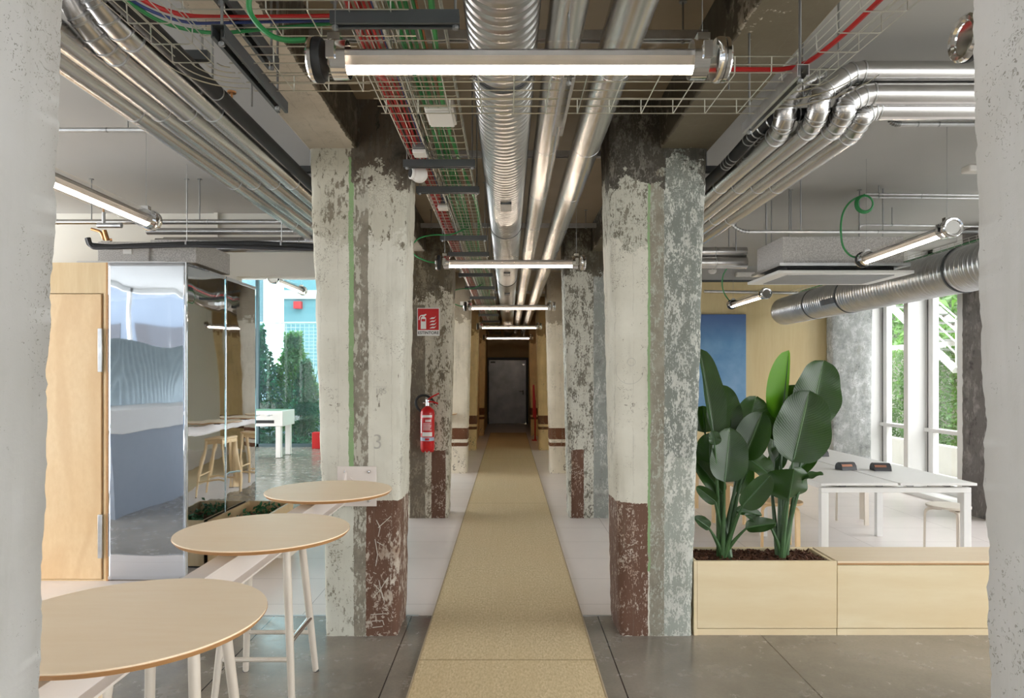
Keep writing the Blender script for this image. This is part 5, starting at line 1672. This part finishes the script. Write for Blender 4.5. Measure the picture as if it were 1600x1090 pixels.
for k in range(4):
    x = -7.2 + k * 1.5
    w = thing('window_%d' % (27 + k), None, None, (x, 15.4, 0), kind='structure')
    MB().box(x, x + 0.07, 15.38, 15.46, 0, 4.7).box(x, x + 1.5, 15.38, 15.46, 0, 0.07).box(x, x + 1.5, 15.38, 15.46, 4.6, 4.7).build('window_frame', plain('dark_teal_frame', C(70, 92, 98), 0.5), w)
    MB().box(x + 0.07, x + 1.5, 15.41, 15.416, 0.07, 4.6).build('window_pane', M['teal_glass'], w)

struct('ground_garden', MB().box(-14, 0.5, 15.5, 30, -0.12, -0.02), M['render'])
rnd = random.Random(21)


def shrub(label, cx, cy, h, w, n_, mat, s=0.10, dens=1.0, z0=0.2):
    t = thing('bamboo_shrub', label, 'shrub', (cx, cy, 0))
    m, st = MB(), MB()
    for k in range(9):
        bx, by = cx + rnd.gauss(0, w * 0.12), cy + rnd.gauss(0, .12)
        tx, ty = cx + rnd.gauss(0, w * 0.34), cy + rnd.gauss(0, .25)
        st.tube([(bx, by, -0.02), ((bx + tx) / 2 + rnd.gauss(0, .05), (by + ty) / 2, h * 0.5), (tx, ty, h * rnd.uniform(.75, 1))], [0.018, 0.012, 0.005], 5)
    for k in range(n_):
        v = rnd.random() ** 0.8
        rr = w * 0.5 * (0.55 + 0.7 * math.sin(math.pi * min(1, v * 1.05 + 0.1)) ** 1) * (1.0 - 0.35 * v)
        a = rnd.uniform(0, 6.28)
        q_ = math.sqrt(rnd.random())
        leafcard(m, Vector((cx + rr * q_ * math.cos(a), cy + 0.6 * rr * q_ * math.sin(a), z0 + (h - z0) * v + rnd.gauss(0, .06))), s * rnd.uniform(.7, 1.4), rnd)
    m.build('leaves', mat, t, smooth=0)
    st.build('canes', M['stem'], t)


shrub('tall leafy shrub outside the garden glazing behind the table football', -6.05, 16.3, 2.7, 1.3, 2600, M['foliage_dark'], 0.12)
shrub('tall bright leafy shrub outside the garden glazing, right of the first', -5.2, 16.5, 2.6, 1.2, 2600, M['foliage'], 0.12)
shrub('leafy shrub outside the garden glazing nearest the corrugated sheet', -4.75, 16.0, 1.9, 0.7, 1300, M['foliage_dark'], 0.11)
m = MB()
for k in range(1300):
    leafcard(m, Vector((rnd.uniform(-7, -3.9), rnd.uniform(15.6, 16.2), rnd.random() * 0.22)), 0.1, rnd)
m.build('ground_cover', M['foliage_dark'], loc=(-5, 15.9, 0), smooth=0, label='low green ground cover outside the garden glazing', cat='plants', kind='stuff')
vs, fs = [], []
NN = 60
for k in range(NN + 1):
    x = -7.6 + 4.6 * k / NN
    y = 17.3 + 0.04 * math.sin(k * 2 * math.pi / 4)
    vs += [(x, y, 0.0), (x, y, 1.85)]
for k in range(NN):
    fs.append((2 * k, 2 * k + 2, 2 * k + 3, 2 * k + 1))
o = MB().add(vs, fs).build('corrugated_fence', M['corr'], loc=(-5.3, 17.3, 0), label='pale corrugated metal sheet fence behind the garden shrubs', cat='fence')
md = o.modifiers.new('thickness', 'SOLIDIFY')
md.thickness = 0.004
m = MB()
for k in range(40):
    x = -7.6 + 0.115 * k
    m.tube([(x, 17.36, 1.7), (x, 17.36, 2.95)], 0.006, 4, False)
for k in range(14):
    z = 1.75 + 0.09 * k
    m.tube([(-7.6, 17.36, z), (-3.0, 17.36, z)], 0.006, 4, False)
m.tube([(-7.6, 17.36, 2.95), (-3.0, 17.36, 2.95)], 0.02, 8)
for x in (-7.2, -5.7, -4.2):
    m.tube([(x, 17.36, 0), (x, 17.36, 2.95)], 0.025, 8)
m.build('mesh_fence', M['white_metal'], loc=(-5.3, 17.36, 0), smooth=0, label='white wire mesh fence rising over the corrugated sheet in the garden', cat='fence')
t = thing('building_backdrop', 'teal-grey building behind the garden fence', 'building', (-5, 24, 0))
MB().box(-7.9, -1.0, 24, 30, 0, 9.0).build('walls', M['teal_wall'], t)
for k in range(3):
    x = -9.8 + k * 1.0
MB().box(-7.95, -1.0, 23.9, 24.0, 4.3, 4.6).build('cornice', M['render'], t)
for x in (-6.3, -4.4, -2.6):
    MB().box(x, x + 1.0, 23.93, 24.02, 1.2, 3.2).build('window', M['dark'], t)
MB().box(-7.5, -7.24, 23.8, 24.0, 3.95, 4.2).build('alarm_box', M['red'], loc=(-7.37, 23.9, 4.05), label='small red box high up on the teal building outside', cat='alarm box')
MB().lathe([(0, 0.5), (9, 0.5)], (-8.6, 22.5, 0), (0, 0, 1), 24).build('silo_column', plain('blue_grey_render', C(120, 134, 144), 0.8), loc=(-8.6, 22.5, 0), label='pale round column outside beyond the garden', cat='column')

# ------------------------------------------------------------------ outside the right windows
struct('ground_yard', MB().box(6.0, 16, -8, 16, -0.2, -0.05), M['render'])
t = thing('retaining_wall', 'pale low planting wall outside the right windows', 'wall', (7.6, 10, 0))
MB().box(7.3, 7.5, 4, 16, -0.05, 0.42).build('low_kerb', M['render'], t)
MB().box(8.6, 9.0, 4, 16, -0.05, 2.15).build('upper_wall', M['render'], t)
MB().box(8.5, 9.1, 4, 16, 2.15, 2.27).build('coping', M['white_metal'], t)
m = MB()
rnd = random.Random(33)
for k in range(15000):
    y = rnd.uniform(8.0, 16)
    z = 0.1 + 2.05 * rnd.random()
    leafcard(m, Vector((8.52 - abs(rnd.gauss(0, .12)) - (0.5 * (1 - z / 2.2)), y, z)), 0.085 * rnd.uniform(.6, 1.4), rnd)
m.build('ivy', M['foliage'], loc=(8.4, 11, 0), smooth=0, label='green climbing foliage covering the wall outside the right windows', cat='ivy', kind='stuff')
m = MB()
for k in range(5000):
    leafcard(m, Vector((10.1 + rnd.gauss(0, .15), rnd.uniform(11.0, 19.5), 2.4 + 2.4 * rnd.random() ** 1.5)), 0.15 * rnd.uniform(.6, 1.5), rnd)
m.build('hedge', M['foliage'], loc=(10.1, 15, 2.3), smooth=0, label='light green hedge above the planted wall in front of the ribbed fence outside', cat='hedge', kind='stuff')
t = thing('corrugated_fence', 'pale ribbed panel fence above the planted wall outside', 'fence', (10.5, 12, 2))
m = MB().box(10.5, 10.56, 6, 20, 0, 4.6)
for k in range(90):
    y = 6 + k * 0.155
    m.box(10.46, 10.5, y, y + 0.06, 0, 4.6)
m.build('panels', plain('pale_fence_panel', C(128, 134, 120), 0.7, var=0.08, nscale=1.5), t)
t = thing('outdoor_staircase', 'white metal staircase with railing outside the left window pane', 'staircase', (8.0, 13.5, 0))
m = MB()
a, b = Vector((8.0, 14.8, 3.4)), Vector((8.0, 12.2, 1.7))
m.tube([a, b], 0.07, 6)
m.tube([a + Vector((0.9, 0, 0)), b + Vector((0.9, 0, 0))], 0.07, 6)
m.build('stringer', M['white_metal'], t)
m = MB()
for k in range(10):
    c = a.lerp(b, k / 9)
    m.box(c.x, c.x + 0.9, c.y - 0.13, c.y + 0.13, c.z, c.z + 0.03)
m.build('tread', M['galv'], t)
m = MB()
for dz in (0.3, 0.5, 0.7, 0.95):
    m.tube([a + Vector((0, 0, dz)), b + Vector((0, 0, dz))], 0.014, 6)
for k in range(6):
    c = a.lerp(b, k / 5)
    m.tube([c, c + Vector((0, 0, 0.95))], 0.014, 6)
m.build('railing', M['white_metal'], t)
t = thing('garden_tree', 'green leafy tree seen at the top of the right window pane', 'tree', (8.0, 9.6, 0))
m = MB()
for k in range(1500):
    leafcard(m, Vector((8.3 + rnd.gauss(0, .5), 11.0 + rnd.gauss(0, .5), 3.6 + rnd.gauss(0, .45))), 0.22 * rnd.uniform(.6, 1.4), rnd)
m.build('crown', M['foliage'], t, smooth=0)
MB().tube([(9.2, 11.2, 0), (8.8, 11.1, 2.2), (8.3, 11.0, 3.6)], [0.08, 0.06, 0.02], 8).build('trunk', M['mulch'], t)

t = thing('building_backdrop', 'added grey block outside behind the camera, darkening the reflection in the steel panel', 'building', (-4, -13, 0))
MB().box(-16, 8, -14, -12, -0.1, 4.6).box(-19, -9, -14.5, -12.2, 0, 11).build('walls', plain('grey_backdrop', C(96, 106, 118), 0.8, var=0.08, nscale=0.8), t)  # unseen blocks added to cover the bright sky reflected in the steel panel
m = MB()
for k in range(9):
    m.box(-14.5 + 2.4 * k, -13.1 + 2.4 * k, -12.03, -11.95, 0.9, 3.3)
m.build('windows', M['dark'], t)
struct('ground_street', MB().box(-16, 8, -12, -4.2, -0.2, -0.05), M['render'])
